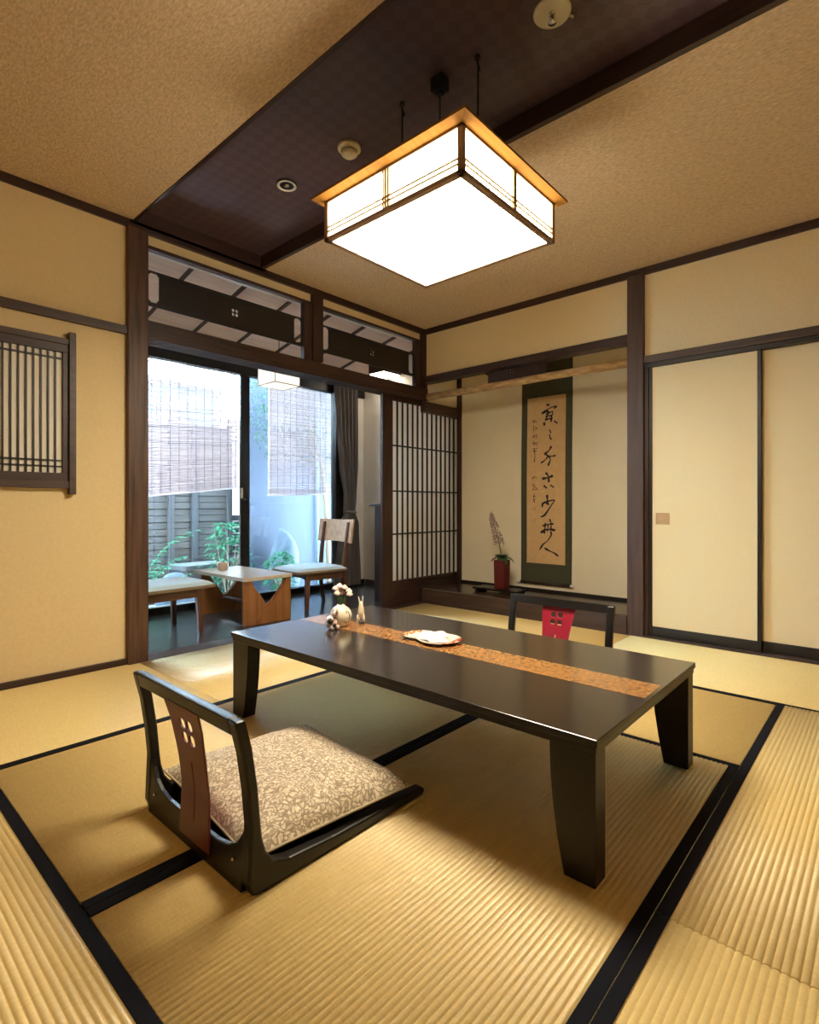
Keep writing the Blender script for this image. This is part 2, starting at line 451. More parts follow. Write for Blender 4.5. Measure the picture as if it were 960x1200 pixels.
# posts
trim(B((1.134, 2.998, -.034), (1.239, 3.13, 2.318)), POST, .004)
trim(B((3.556, 1.184, -.034), (3.67, 1.287, 2.32)), POST2, .004)
trim(B((2.362, 3.005, 1.85), (2.447, 3.08, 2.318)), W['z'], .003)
trim(B((3.535, 3.008, 1.745), (3.60, 3.07, 2.318)), W['z'], .003)
trim(B((4.085, 3.02, .118), (4.118, 3.058, 2.3)), W['z'], .003)
# left wall rail and skirting
trim(B((-1.5, 3.008, 1.742), (1.134, YW, 1.786)), RAIL['x'])
struct('baseboard_left', B((-1.5, 3.012, -.01), (1.134, YW, .03)), W['x'], None, .002)
# big lintel over the veranda opening, with its sliding grooves
k = M().box((1.2, 3.004, 1.757), (3.60, 3.145, 1.842))
for y in (3.004, 3.033, 3.062, 3.091, 3.120): k.box((1.2, y, 1.742), (3.60, y + .017, 1.757))
trim(k, W['x'])
trim(B((1.239, 3.02, 2.237), (3.55, 3.06, 2.257)), W['x'])
trim(B((2.29, 3.02, 1.842), (2.362, 3.06, 2.237)), W['z'])
trim(B((3.456, 3.02, 1.842), (3.535, 3.06, 2.237)), W['z'])
trim(B((1.239, 3.00, -.05), (4.1, 3.13, .0005)), RAIL['x'])
# alcove: lintel, front sill beam, lintel over the lattice screen
trim(B((3.56, 1.287, 1.893), (3.645, 3.03, 1.95)), W['y'], .003)
trim(B((3.548, 1.287, -.005), (3.60, 3.03, .121)), RAIL['y'], .004)
trim(B((3.60, 3.035, 1.655), (4.12, 3.11, 1.745)), W['x'], .003)
struct('baseboard_alcove', B((4.106, 1.25, .118), (4.12, 3.06, .14)), BLK, None, .001)
trim(M().tube([(3.60, 1.28, 1.772), (3.598, 1.8, 1.775), (3.60, 2.4, 1.773), (3.60, 3.03, 1.776)], [.028, .027, .029, .028], 14), LOG, 0)
# right wall: rail over the doors, door track and threshold
trim(B((3.562, -1.8, 1.742), (3.60, 1.184, 1.789)), RAIL['y'])
trim(B((3.572, -1.8, 1.715), (3.64, 1.184, 1.742)), BLK)
trim(B((3.556, -1.8, -.04), (3.645, 1.184, .012)), W['y'])
trim(B((3.58, 1.160, .012), (3.64, 1.184, 1.742)), W['z'])

# sliding paper doors: black frame, paper field, recessed square pull
def fusuma(n, y0, y1, x, pull=None, slab=.022):
    z0, z1 = .012, 1.73
    f = M()
    f.box((x, y0, z0), (x + slab, y0 + .02, z1)).box((x, y1 - .02, z0), (x + slab, y1, z1))
    f.box((x, y0 + .02, z0), (x + slab, y1 - .02, z0 + .06)).box((x, y0 + .02, z1 - .016), (x + slab, y1 - .02, z1))
    d = struct('door_%d' % n, f, BLK, None, .002)
    struct('panel', B((x + .004, y0 + .02, z0 + .06), (x + slab - .004, y1 - .02, z1 - .016)), FUSUMA, d)
    if pull:
        py, pz = pull
        h = M()
        h.plate(rrect(py - .041, pz - .036, py + .041, pz + .036, .003, 2), [rrect(py - .033, pz - .028, py + .033, pz + .028, .002, 2)], lambda u, v, w: (x + .002 - w + .0022, u, v), .004)
        h.box((x + .0035, py - .033, pz - .028), (x + .0045, py + .033, pz + .028))
        hh = build('door_pull', h, PULL, d); hh['label'] = 'square tan wooden door pull'
    return d
PULL = plain('tan wooden pull', (.42, .25, .11), .5, col2=(.5, .31, .15), nscale=60)
fusuma(1, .552, 1.160, 3.588, (1.078, .755))
fusuma(2, -.056, .572, 3.612)
fusuma(3, -.664, -.036, 3.588)
fusuma(4, -1.272, -.644, 3.612)
trim(B((3.59, -1.8, 0), (3.64, -1.27, 1.742)), W['z'])

# white paper lattice screen that runs from the veranda into the alcove
s = M()
sx0, sx1, sy0, sy1 = 3.109, 4.2, 3.07, 3.10
s.box((sx0, sy0, .002), (3.2285, sy1, 1.742)).box((4.135, sy0, .002), (sx1, sy1, 1.742))
s.box((3.2285, sy0, 1.705), (4.135, sy1, 1.742)).box((3.2285, sy0, .002), (4.135, sy1, .05)).box((3.2285, sy0, .185), (4.135, sy1, .213))
d5 = struct('door_5', s, W['z'], None, .002)
struct('kickboard', B((3.2285, sy0 + .008, .05), (4.135, sy1 - .008, .185)), W['x'], d5)
struct('paper', B((3.2285, sy0 + .018, .213), (4.135, sy0 + .0195, 1.705)), SHOJI, d5)
g = M()
for k in range(1, 14):
    x = 3.2285 + .9065 * k / 14
    g.box((x - .0058, sy0 + .006, .213), (x + .0058, sy0 + .018, 1.705))
for z in (1.335, .957, .60): g.box((3.2285, sy0 + .006, z - .006), (4.135, sy0 + .0178, z + .006))
struct('lattice', g, BLK, d5)
pl = M().plate(rrect(3.15, .82, 3.185, .95, .008, 3), [], lambda u, v, w: (u, sy0 - .0015 + w, v), .0012)

# small lattice window in the left wall
w1 = M()
w1.box((.00, 3.0, 1.622), (.862, YW, 1.652)).box((.00, 2.998, .922), (.862, YW, .958))
w1.plate([(.86, .893), (.89, .893), (.89, 1.685), (.86, 1.685)], [], lambda u, v, w: (u, 2.992 + w, v), .038)
win = struct('window_1', w1, RAIL['x'], None, .002)
f = M()
f.box((.00, 3.006, 1.583), (.860, YW, 1.622)).box((.00, 3.006, .958), (.860, YW, .996)).box((.836, 3.006, .996), (.860, YW, 1.583))
struct('window_frame', f, W['x'], win, .0015)
g = M()
for k in range(30):
    x = .828 - .0297 * k
    if x < .0: break
    g.box((x - .0295 + .008 - .0035, 3.012, .996), (x - .0295 + .008 + .0035, 3.0205, 1.583))
g.box((.0, 3.012, 1.548), (.836, 3.022, 1.556)).box((.0, 3.012, 1.052), (.836, 3.022, 1.060)).box((.0, 3.012, 1.024), (.836, 3.022, 1.031))
struct('lattice', g, BLK, win)
struct('paper', B((.0, 3.020, .996), (.836, 3.0285, 1.583)), plain('white window paper', (.82, .78, .70), .9), win)

# sliding glass doors of the veranda
gf = M()
gf.box((.9, 4.22, 1.98), (4.0, 4.30, 2.12)).box((.9, 4.22, -.01), (4.0, 4.30, .05)).box((3.60, 4.22, .05), (3.70, 4.30, 1.98)).box((.9, 4.22, .05), (.97, 4.30, 1.98))
gl = struct('window_2', gf, ALU, None, .002)
struct('stile', B((2.528, 4.225, .05), (2.585, 4.255, 1.98)), ALU, gl, .002)
struct('stile', B((2.575, 4.262, .05), (2.637, 4.292, 1.98)), ALU, gl, .002)
struct('pane', B((.97, 4.238, .05), (2.53, 4.241, 1.98)), GLASS, gl)
struct('pane', B((2.637, 4.276, .05), (3.60, 4.279, 1.98)), GLASS, gl)
lk = build('latch', M().box((2.524, 4.214, .90), (2.540, 4.226, .99)).box((2.528, 4.205, .93), (2.536, 4.216, .955)), WHITEMETAL, gl)
struct('wall_veranda', B((3.70, 4.24, -.05), (4.08, 4.34, 2.1)), WHITEWALL)

# ================================================================== TATAMI
P_ = .01425
def tatami(x0, x1, y0, y1, d, label, lo=0, hi=0):
    """one mat: real woven ridges along d, cloth borders of width lo/hi on its long sides"""
    e = .0012
    a0, a1 = ((y0, y1) if d == 'x' else (x0, x1)); b0, b1 = ((x0, x1) if d == 'x' else (y0, y1))
    b0 += e; b1 -= e; a0 += e; a1 -= e
    prof = [(a0, -.034), (a0, -.0005)]
    n = int(round((a1 - a0) / P_)); p = (a1 - a0) / n
    for i in range(n):
        for t, h in ((.03, -.0032), (.14, -.0013), (.32, -.0003), (.5, 0), (.68, -.0003), (.86, -.0013), (.97, -.0032)):
            prof.append((a0 + (i + t) * p, h))
    prof += [(a1, -.0005), (a1, -.034)]
    vs = []; fs = []; L = len(prof)
    for b in (b0, b1):
        for a, h in prof: vs.append((b, a, h) if d == 'x' else (a, b, h))
    for i in range(L - 1): fs.append((i, i + 1, L + i + 1, L + i))
    fs.append(tuple(range(L))); fs.append(tuple(range(2 * L - 1, L - 1, -1)))
    m = M(); m.add(vs, fs, True)
    for i in (len(m.f) - 1, len(m.f) - 2): m.sm[i] = False
    o = single('tatami_mat', m, RUSH[d], label, 'tatami mat', ((x0 + x1) / 2, (y0 + y1) / 2, -.034))
    for w, s in ((lo, 0), (hi, 1)):
        if not w: continue
        q0, q1 = (a0, a0 + w) if s == 0 else (a1 - w, a1)
        bm = M()
        if d == 'x': bm.box((b0, q0, -.02), (b1, q1, .0012))
        else: bm.box((q0, b0, -.02), (q1, b1, .0012))
        build('border', bm, HERI, o, .0005)
    return o
tatami(-.58, 1.19, 2.151, 3.012, 'x', 'tatami mat lying along the skirting of the left wall')
tatami(1.19, 2.742, 2.151, 3.0, 'y', 'pale tatami mat at the threshold of the veranda')
tatami(.387, 1.99, 1.25, 2.151, 'x', 'tatami mat beneath the far half of the low table, behind the near floor chair', .027, .038)
tatami(.387, 1.99, .367, 1.25, 'x', 'tatami mat in the middle of the foreground, under the nearest table leg', .027, .027)
tatami(1.99, 2.742, .367, 2.151, 'y', 'short tatami mat beyond the right end of the low table', .02, .015)
tatami(2.742, 3.556, 1.262, 3.0, 'y', 'tatami mat in front of the raised alcove floor', .015, 0)
tatami(2.742, 3.556, -.50, 1.262, 'y', 'tatami mat along the cream sliding doors', .015, 0)
tatami(1.173, 2.742, -.54, .367, 'x', 'tatami mat at the right edge, beyond the thin seam', 0, .027)
tatami(-.58, 1.173, -.54, .367, 'x', 'tatami mat in the bottom right corner, nearer than the thin seam', 0, .027)
tatami(-.50, .387, .367, 2.151, 'y', 'tatami mat in the bottom left corner, left of the near floor chair', 0, .027)

# ================================================================== LOW TABLE
tx0, tx1, ty0, ty1, tz = 1.142, 1.925, .477, 1.985, .33; FT = .0014
t = thing('low_table', 'long low black lacquered table with an amber strip along its top', 'low table', (1.5335, 1.231, 0))
top = M().box((tx0, ty0, .312), (tx1, ty1, tz)).box((tx0 + .004, ty0 + .004, .296), (tx1 - .004, ty1 - .004, .312))
tt = build('tabletop', top, LACQTOP, t, .0025); tt.data.materials.append(LACQ)
for f_ in tt.data.polygons:
    if f_.normal.z < .5: f_.material_index = 1
inl = build('inlay_strip', B((1.478, ty0 + .012, tz - .001), (1.612, ty1 - .012, tz + .0006)), BURL, t); inl['label'] = 'amber burl strip set into the tabletop'
ap = M().box((tx0 + .02, ty0 + .1, .27), (tx0 + .04, ty1 - .1, .296)).box((tx1 - .04, ty0 + .1, .27), (tx1 - .02, ty1 - .1, .296))
for sx in (0, 1):
    for sy in (0, 1):
        oy = ty0 + .006 if sy == 0 else ty1 - .006; s_ = 1 if sy == 0 else -1
        xa = tx0 + .006 if sx == 0 else tx1 - .061
        pts = [(oy, FT), (oy + s_ * .074, FT), (oy + s_ * .090, .08), (oy + s_ * .102, .16), (oy + s_ * .108, .23), (oy + s_ * .110, .296), (oy, .296)]
        if s_ < 0: pts = pts[::-1]
        build('leg', M().plate(pts, [], lambda u, v, w, xa=xa: (xa + w, u, v), .055), LACQ, t, .002)

# ================================================================== FLOOR CHAIRS
front = [(-.035, .385), (-.016, .31), (-.004, .23), (.003, .154), (-.001, .08), (-.006, .02), (-.010, -.02)]
def fx(z):
    for (xa, za), (xb, zb) in zip(front, front[1:]):
        if zb <= z <= za: return xb + (xa - xb) * (z - zb) / (za - zb)
    return front[0][0] if z > .385 else front[-1][0]
def make_floor_chair(label, group):
    r = thing('floor_chair', label, 'legless chair', (0, 0, 0), 0, group)
    prof = [(-.061, .387), (-.042, .31), (-.030, .23), (-.023, .154), (-.026, .08), (-.028, .03), (-.018, .004), (0, 0), (.3, 0), (.545, 0), (.552, .012), (.54, .022), (.4, .026), (.2, .032), (.08, .042), (.038, .056), (.017, .085), (.007, .12),
            (.003, .154), (-.004, .23), (-.016, .31), (-.035, .387)]
    for s in (-1, 1):
        y0 = .233 if s > 0 else -.265
        build('side_frame', M().plate(prof, [], lambda u, v, w, y0=y0: (u, y0 + w, v), .032), LACQ, r, .006)
    build('top_rail', M().plate([(-.24, .35), (.24, .35), (.24, .389), (-.24, .389)], [], lambda u, v, w: (fx(v) - .026 + w, u, v), .026, [(k * .06, .37) for k in range(-3, 4)]), LACQ, r, .007)
    low = [(-.236, .004), (.236, .004), (.236, .15), (.226, .125), (.205, .098), (.17, .08), (.12, .072), (-.12, .072), (-.17, .08), (-.205, .098), (-.226, .125), (-.236, .15)]
    build('lower_rail', M().plate(low, [], lambda u, v, w: (fx(v) - .022 + w, u, v), .012, [(k * .06, .05) for k in range(-3, 4)]), LACQ, r, .002)
    wd = lambda z: .068 + .020 * max(0, (z - .2) / .16) ** 1.3 + .006 * max(0, (.14 - z) / .1)
    zs = [.03 + .328 * k / 14 for k in range(15)]
    outline = [(-wd(z), z) for z in zs[::-1]] + [(wd(z), z) for z in zs]
    holes = crest(-.004, .294, .031) + [[(-.0022, z) for z in zs[8:1:-1]] + [(.0022, z) for z in zs[2:9]]]
    fill = [(sx * wd(z) * .62, z) for z in zs[1:-1] for sx in (-1, 1) if not (.25 < z < .335)]
    fill += [(sx * .014, z) for z in zs[2:8] for sx in (-1, 1)]
    sp = build('splat', M().plate(outline, holes, lambda u, v, w: (fx(v) - .028 + w, u - .006 - .022 * max(0, (.36 - v) / .33), v), .005, fill), REDLAC, r, .0008)
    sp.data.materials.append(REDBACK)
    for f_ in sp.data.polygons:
        if f_.normal.x < .3: f_.material_index = 1  # backward and edge faces take the darker red
    sp['label'] = 'dark red back splat pierced with four small openings'
    build('seat_board', B((.0, -.235, .008), (.535, .235, .020)), LACQ, r, .003)
    pg = M()
    for y in (-.18, .18): pg.lathe((-.0275, y, .06), [(0, -.004), (.004, 0), (0, .004)], 8)
    build('peg', M().ball((fx(.06) - .025, .20, .062), .004, 8, 6), CHROME, r)
    build('peg', M().ball((fx(.06) - .025, -.20, .062), .004, 8, 6), CHROME, r)
    return r
ch = make_floor_chair('black legless floor chair with a dark red splat, under the brocade cushion', 'legless chairs at the low table')
ch.location = (.655, 1.282, 0)
c2 = ch.copy(); COL.objects.link(c2)
for k in list(ch.children):
    c = k.copy(); COL.objects.link(c); c.parent = c2
c2.location = (2.378, 1.195, 0); c2.rotation_euler = (0, 0, PI)
c2['label'] = 'black legless floor chair with a red splat, beyond the low table before the alcove'

# brocade cushion lying on the near floor chair
cc = thing('floor_cushion', 'square beige brocade cushion with a leafy pattern on the near floor chair', 'cushion', (.918, 1.303, .024), -.10)
hx, hy = .242, .276
def pil(u, v, s):
    a, b = 2 * u - 1, 2 * v - 1
    e = max(0., 1 - abs(a) ** 3.4) ** .5 * max(0., 1 - abs(b) ** 3.4) ** .5
    pinch = 1 - .035 * (1 - abs(a) ** 2) * abs(b) ** 4 * 0
    x = a * hx * (1 - .05 * (1 - b * b)); y = b * hy * (1 - .05 * (1 - a * a))
    z = .028 + (s * .066 * e if s > 0 else -.028 * e)
    z += .010 * max(0, abs(a) + abs(b) - 1.3) - .004 * math.sin(9 * a + 2) * e * .6 + .004 * math.cos(8 * b + a * 5) * e * .5
    x, y = x * math.cos(-.10) - y * math.sin(-.10), x * math.sin(-.10) + y * math.cos(-.10)
    return Vector(((.918) + x, 1.303 + y, .024 + max(z, .0015)))
cm = M(); cm.grid(lambda u, v: pil(u, v, 1), 36, 36); cm.grid(lambda u, v: pil(u, v, -1), 36, 36)
build('cover', cm, BROCADE, cc)
edge = [pil(k / 24, 0, 1) for k in range(24)] + [pil(1, k / 24, 1) for k in range(24)] + [pil(1 - k / 24, 1, 1) for k in range(24)] + [pil(0, 1 - k / 24, 1) for k in range(25)]
build('piping', M().tube(edge, .0035, 6), PIPING, cc)

# ================================================================== PENDANT LAMP
lx0, lx1, ly0, ly1 = 1.29, 1.872, .945, 1.577
zb, zt = 1.82, 1.972
lp = thing('pendant_lamp', 'square lit ceiling lantern with a wooden frame and white panels, hung on black cords', 'lamp', (1.581, 1.262, 2.435))
fr = M()
for x in (lx0, lx1 - .016):
    for y in (ly0, ly1 - .016): fr.box((x, y, zb), (x + .018, y + .018, zt))
for z0, z1 in ((zb, zb + .014), (zt - .012, zt)):
    fr.box((lx0, ly0, z0), (lx1, ly0 + .020, z1)).box((lx0, ly1 - .020, z0), (lx1, ly1, z1)).box((lx0, ly0 + .016, z0), (lx0 + .020, ly1 - .016, z1)).box((lx1 - .020, ly0 + .016, z0), (lx1, ly1 - .016, z1))
build('frame', fr, FRAMEWOOD, lp, .001)
rm = M(); o_ = .036
for (a, b, c, d) in (((lx0 - o_, ly0 - o_), (lx1 + o_, ly0 - o_), (lx1, ly0), (lx0, ly0)), ((lx1 + o_, ly0 - o_), (lx1 + o_, ly1 + o_), (lx1, ly1), (lx1, ly0)),
                     ((lx1 + o_, ly1 + o_), (lx0 - o_, ly1 + o_), (lx0, ly1), (lx1, ly1)), ((lx0 - o_, ly1 + o_), (lx0 - o_, ly0 - o_), (lx0, ly0), (lx0, ly1))):
    rm.hexa([(*a, zt + .002), (*b, zt + .002), (*c, zt - .004), (*d, zt - .004)], [(*a, zt + .010), (*b, zt + .010), (*c, zt + .010), (*d, zt + .010)])
build('rim', rm, LAMPWOOD, lp)
build('diffuser', B((lx0 + .016, ly0 + .016, zb + .003), (lx1 - .016, ly1 - .016, zb + .007)), LAMP_BOTTOM, lp)
ins = .008
for a, b in (((lx0 + .016, ly0 + ins, zb + .014), (lx1 - .016, ly0 + ins + .003, zt - .012)), ((lx0 + .016, ly1 - ins - .003, zb + .014), (lx1 - .016, ly1 - ins, zt - .012)),
             ((lx0 + ins, ly0 + .016, zb + .014), (lx0 + ins + .003, ly1 - .016, zt - .012)), ((lx1 - ins - .003, ly0 + .016, zb + .014), (lx1 - ins, ly1 - .016, zt - .012))):
    build('side_panel', B(a, b), LAMP_SIDE, lp)
mt = M()
for z in (zb + .030, zb + .046):
    mt.box((lx0 + .016, ly0 + .001, z), (lx1 - .016, ly0 + .007, z + .0055)).box((lx0 + .016, ly1 - .007, z), (lx1 - .016, ly1 - .001, z + .0055))
    mt.box((lx0 + .001, ly0 + .016, z), (lx0 + .007, ly1 - .016, z + .0055)).box((lx1 - .007, ly0 + .016, z), (lx1 - .001, ly1 - .016, z + .0055))
xm, ym = (lx0 + lx1) / 2 + .01, (ly0 + ly1) / 2
for d in (-.014, -.002, .010):
    mt.box((lx0, ym + d, zb + .014), (lx0 + .0075, ym + d + .0055, zt - .012)).box((lx1 - .0075, ym + d, zb + .014), (lx1, ym + d + .0055, zt - .012))
for (y, yy) in ((ly0, ly0 + .0075), (ly1 - .0075, ly1)): mt.box((xm - .009, y, zb + .014), (xm + .009, yy, zt - .012))
build('muntins', mt, MUNTIN, lp)
build('top_cover', B((lx0 + .016, ly0 + .016, zt - .006), (lx1 - .016, ly1 - .016, zt - .001)), WHITEMETAL, lp)
rose = build('ceiling_rose', M().box((1.558, 1.235, 2.385), (1.604, 1.290, 2.435)).box((1.568, 1.248, 2.372), (1.594, 1.277, 2.385)), LACQ, lp, .003)
for x, y in ((1.581, 1.262), (1.581, 1.452), (1.596, 1.101)):
    c = build('cord', M().tube([(x, y, 2.43), (x + .001, y, 2.2), (x, y, zt - .002)], .0035, 6), BLACKCORD, lp)
    if y != 1.262:
        build('hook', M().tube([(x, y, 2.435), (x, y, 2.41), (x + .010, y, 2.402), (x + .012, y, 2.392), (x, y, 2.385)], .004, 6).lathe((x, y, 2.427), [(.012, 0), (.012, .008)], 10), LACQ, c)

# ------------------------------------------------------------------ things on the dark ceiling band
BZ = 2.435
sd = thing('smoke_detector', 'small round yellowish smoke detector on the dark ceiling band', 'smoke detector', (1.616, 1.805, BZ))
build('base', M().lathe((1.616, 1.805, BZ), [(.046, -.016), (.052, -.012), (.052, 0)], 28), PLASTIC, sd)
build('sensor_cap', M().lathe((1.616, 1.805, BZ), [(.0, -.042), (.028, -.041), (.036, -.034), (.037, -.022), (.030, -.017), (.030, -.015)], 28), PLASTIC, sd)
dl = thing('downlight', 'small round recessed white spotlight on the dark ceiling band', 'downlight', (1.597, 2.247, BZ))
build('ring', M().lathe((1.597, 2.247, BZ), [(.046, -.008), (.051, -.006), (.053, 0)], 30), ALU, dl)
build('reflector', M().lathe((1.597, 2.247, BZ), [(.046, -.0078), (.048, -.010), (.043, -.012), (.036, -.009), (.028, -.004), (.020, -.0015), (0, -.0012)], 28), WHITEMETAL, dl)
build('lamp_glass', M().lathe((1.597, 2.247, BZ), [(0, -.010), (.012, -.009), (.016, -.004), (.016, -.001)], 18), CHROME, dl)
sx, sy = 1.612, .822
sk = thing('sprinkler', 'round beige sprinkler plate with a shiny head on the dark ceiling band', 'sprinkler', (sx, sy, BZ))
build('cover_plate', M().lathe((sx, sy, BZ), [(.022, -.004), (.052, -.006), (.059, -.004), (.060, 0)], 32), PLASTIC, sk)
sh = M().lathe((sx, sy, BZ), [(.009, -.012), (.012, -.004), (.012, 0)], 16).lathe((sx, sy, BZ), [(0, -.036), (.014, -.035), (.014, -.032), (.004, -.031), (.0035, -.012)], 16)
for k in (-1, 1): sh.tube([(sx + .011 * k, sy, BZ - .008), (sx + .013 * k, sy + .002, BZ - .022), (sx + .004 * k, sy, BZ - .034)], .0025, 6)
build('head', sh, CHROME, sk)
build('tab', M().tube([(sx + .042, sy - .038, BZ - .004), (sx + .053, sy - .049, BZ - .010)], .004, 6), PLASTIC, sk)

# ================================================================== TRANSOM BOARDS
def transom(x0, x1, cx, label):
    z0, z1 = 1.932, 2.128
    out = [(x0, z0), (x1, z0), (x1, z1), (x0, z1)]
    def slot(a, b): 
        c = .014
        return [(a + c, z0 + .022), (b - c, z0 + .022), (b, z0 + .022 + c), (b, z1 - .012 - c), (b - c, z1 - .012), (a + c, z1 - .012), (a, z1 - .012 - c), (a, z0 + .022 + c)]
    hs = [slot(x0 + .014, x0 + .072), slot(x1 - .072, x1 - .014)] + crest(cx, 2.03, .021)
    m = M().plate(out, hs, lambda u, v, w: (u, 3.034 + w, v), .009)
    m.box((x0 + .078, 3.030, z1 - .014), (x1 - .078, 3.034, z1 - .008))
    return single('transom_board', m, BLK, label, 'transom board', ((x0 + x1) / 2, 3.038, z0), .001, 'pierced transom boards')
transom(1.239, 2.29, 1.775, 'black pierced transom board with four tiny openings, left of the middle post')
transom(2.447, 3.456, 2.96, 'black pierced transom board with four tiny openings, between middle post and corner')
bd = M().plate([(2.405, 1.772), (1.90, 1.772), (1.90, 1.894), (2.445, 1.894), (2.40, 1.868)], crest(2.19, 1.872, .018), lambda u, v, w: (3.622 + w, u, v), .014)
single('alcove_board', bd, W['y'], 'dark board pierced with four tiny openings, behind the log over the alcove', 'board', (3.629, 2.19, 1.772), .001)

# ================================================================== HANGING SCROLL
sc_ = thing('hanging_scroll', 'tall green bordered hanging scroll with black brush calligraphy in the alcove', 'hanging scroll', (4.112, 2.15, .18))
XS = 4.112
def lean(z): return 2.150 + .010 * (1.87 - z) / 1.7      # hangs a touch out of plumb
def wob(v): return .003 * math.sin(v * 4.2)
def sheet(y0, y1, z0, z1, x, t=.0008):
    m = M()
    for w, fl in ((0, 0), (t, 1)):
        m.grid(lambda u, v, w=w: Vector((x - w + wob(z0 + (z1 - z0) * v), lean(z0 + (z1 - z0) * v) + y0 + (y1 - y0) * u, z0 + (z1 - z0) * v)), 4, 40)
    return m
build('mount', sheet(-.232, .229, .195, 2.28, XS), GREENSILK, sc_)
pp = build('paper', sheet(-.175, .174, .364, 1.745, XS - .0012), SCROLLPAPER, sc_)
build('edge_strip', M().grid(lambda u, v: Vector((XS - .0022 + wob(.6), lean(.36) - .177 + .353 * u, .352 + .012 * v)), 2, 1), SCROLLPAPER, sc_)
rd = build('roller', M().tube([(XS - .006, 1.935, .186), (XS - .006, 2.385, .186)], .012, 12), W['y'], sc_)
for a, b in ((1.905, 1.935), (2.385, 2.413)):
    k = build('knob', M().tube([(XS - .006, a, .186), (XS - .006, b, .186)], .0135, 12), IVORY, rd); k['label'] = 'ivory roller knob'
def brush(w, pts):
    """one ink stroke: a flat ribbon that swells, tapers and has round ends"""
    P = [Vector(p) for p in pts]; Q = []
    for i in range(len(P) - 1):
        p0, p1, p2, p3 = P[max(i - 1, 0)], P[i], P[i + 1], P[min(i + 2, len(P) - 1)]
        for k in range(8):
            t = k / 8
            Q.append(.5 * ((2 * p1) + (p2 - p0) * t + (2 * p0 - 5 * p1 + 4 * p2 - p3) * t * t + (3 * p1 - p0 - 3 * p2 + p3) * t ** 3))
    Q.append(P[-1]); n = len(Q); L = []; Rr = []
    for i, q in enumerate(Q):
        d = Q[min(i + 1, n - 1)] - Q[max(i - 1, 0)]
        d = d.normalized() if d.length > 1e-9 else Vector((1, 0))
        nr = Vector((-d.y, d.x)); t = i / (n - 1)
        ww = w * .61 * (.78 + .30 * math.cos(t * PI * 2.0) ) * min(1, .55 + 3 * t) * min(1, .35 + 4 * (1 - t))
        L.append(q + nr * ww); Rr.append(q - nr * ww)
    return [(a, b) for a, b in zip(L, Rr)]
XI = XS - .0024
def stroke_mesh(items):
    m = M()
    for w, pts in items:
        rb = brush(w, pts); vs = []
        for a, b in rb:
            for q in (a, b): vs.append((XI + wob(q.y), q.x, q.y))
        m.add(vs, [(2 * i, 2 * i + 1, 2 * i + 3, 2 * i + 2) for i in range(len(rb) - 1)])
    return m
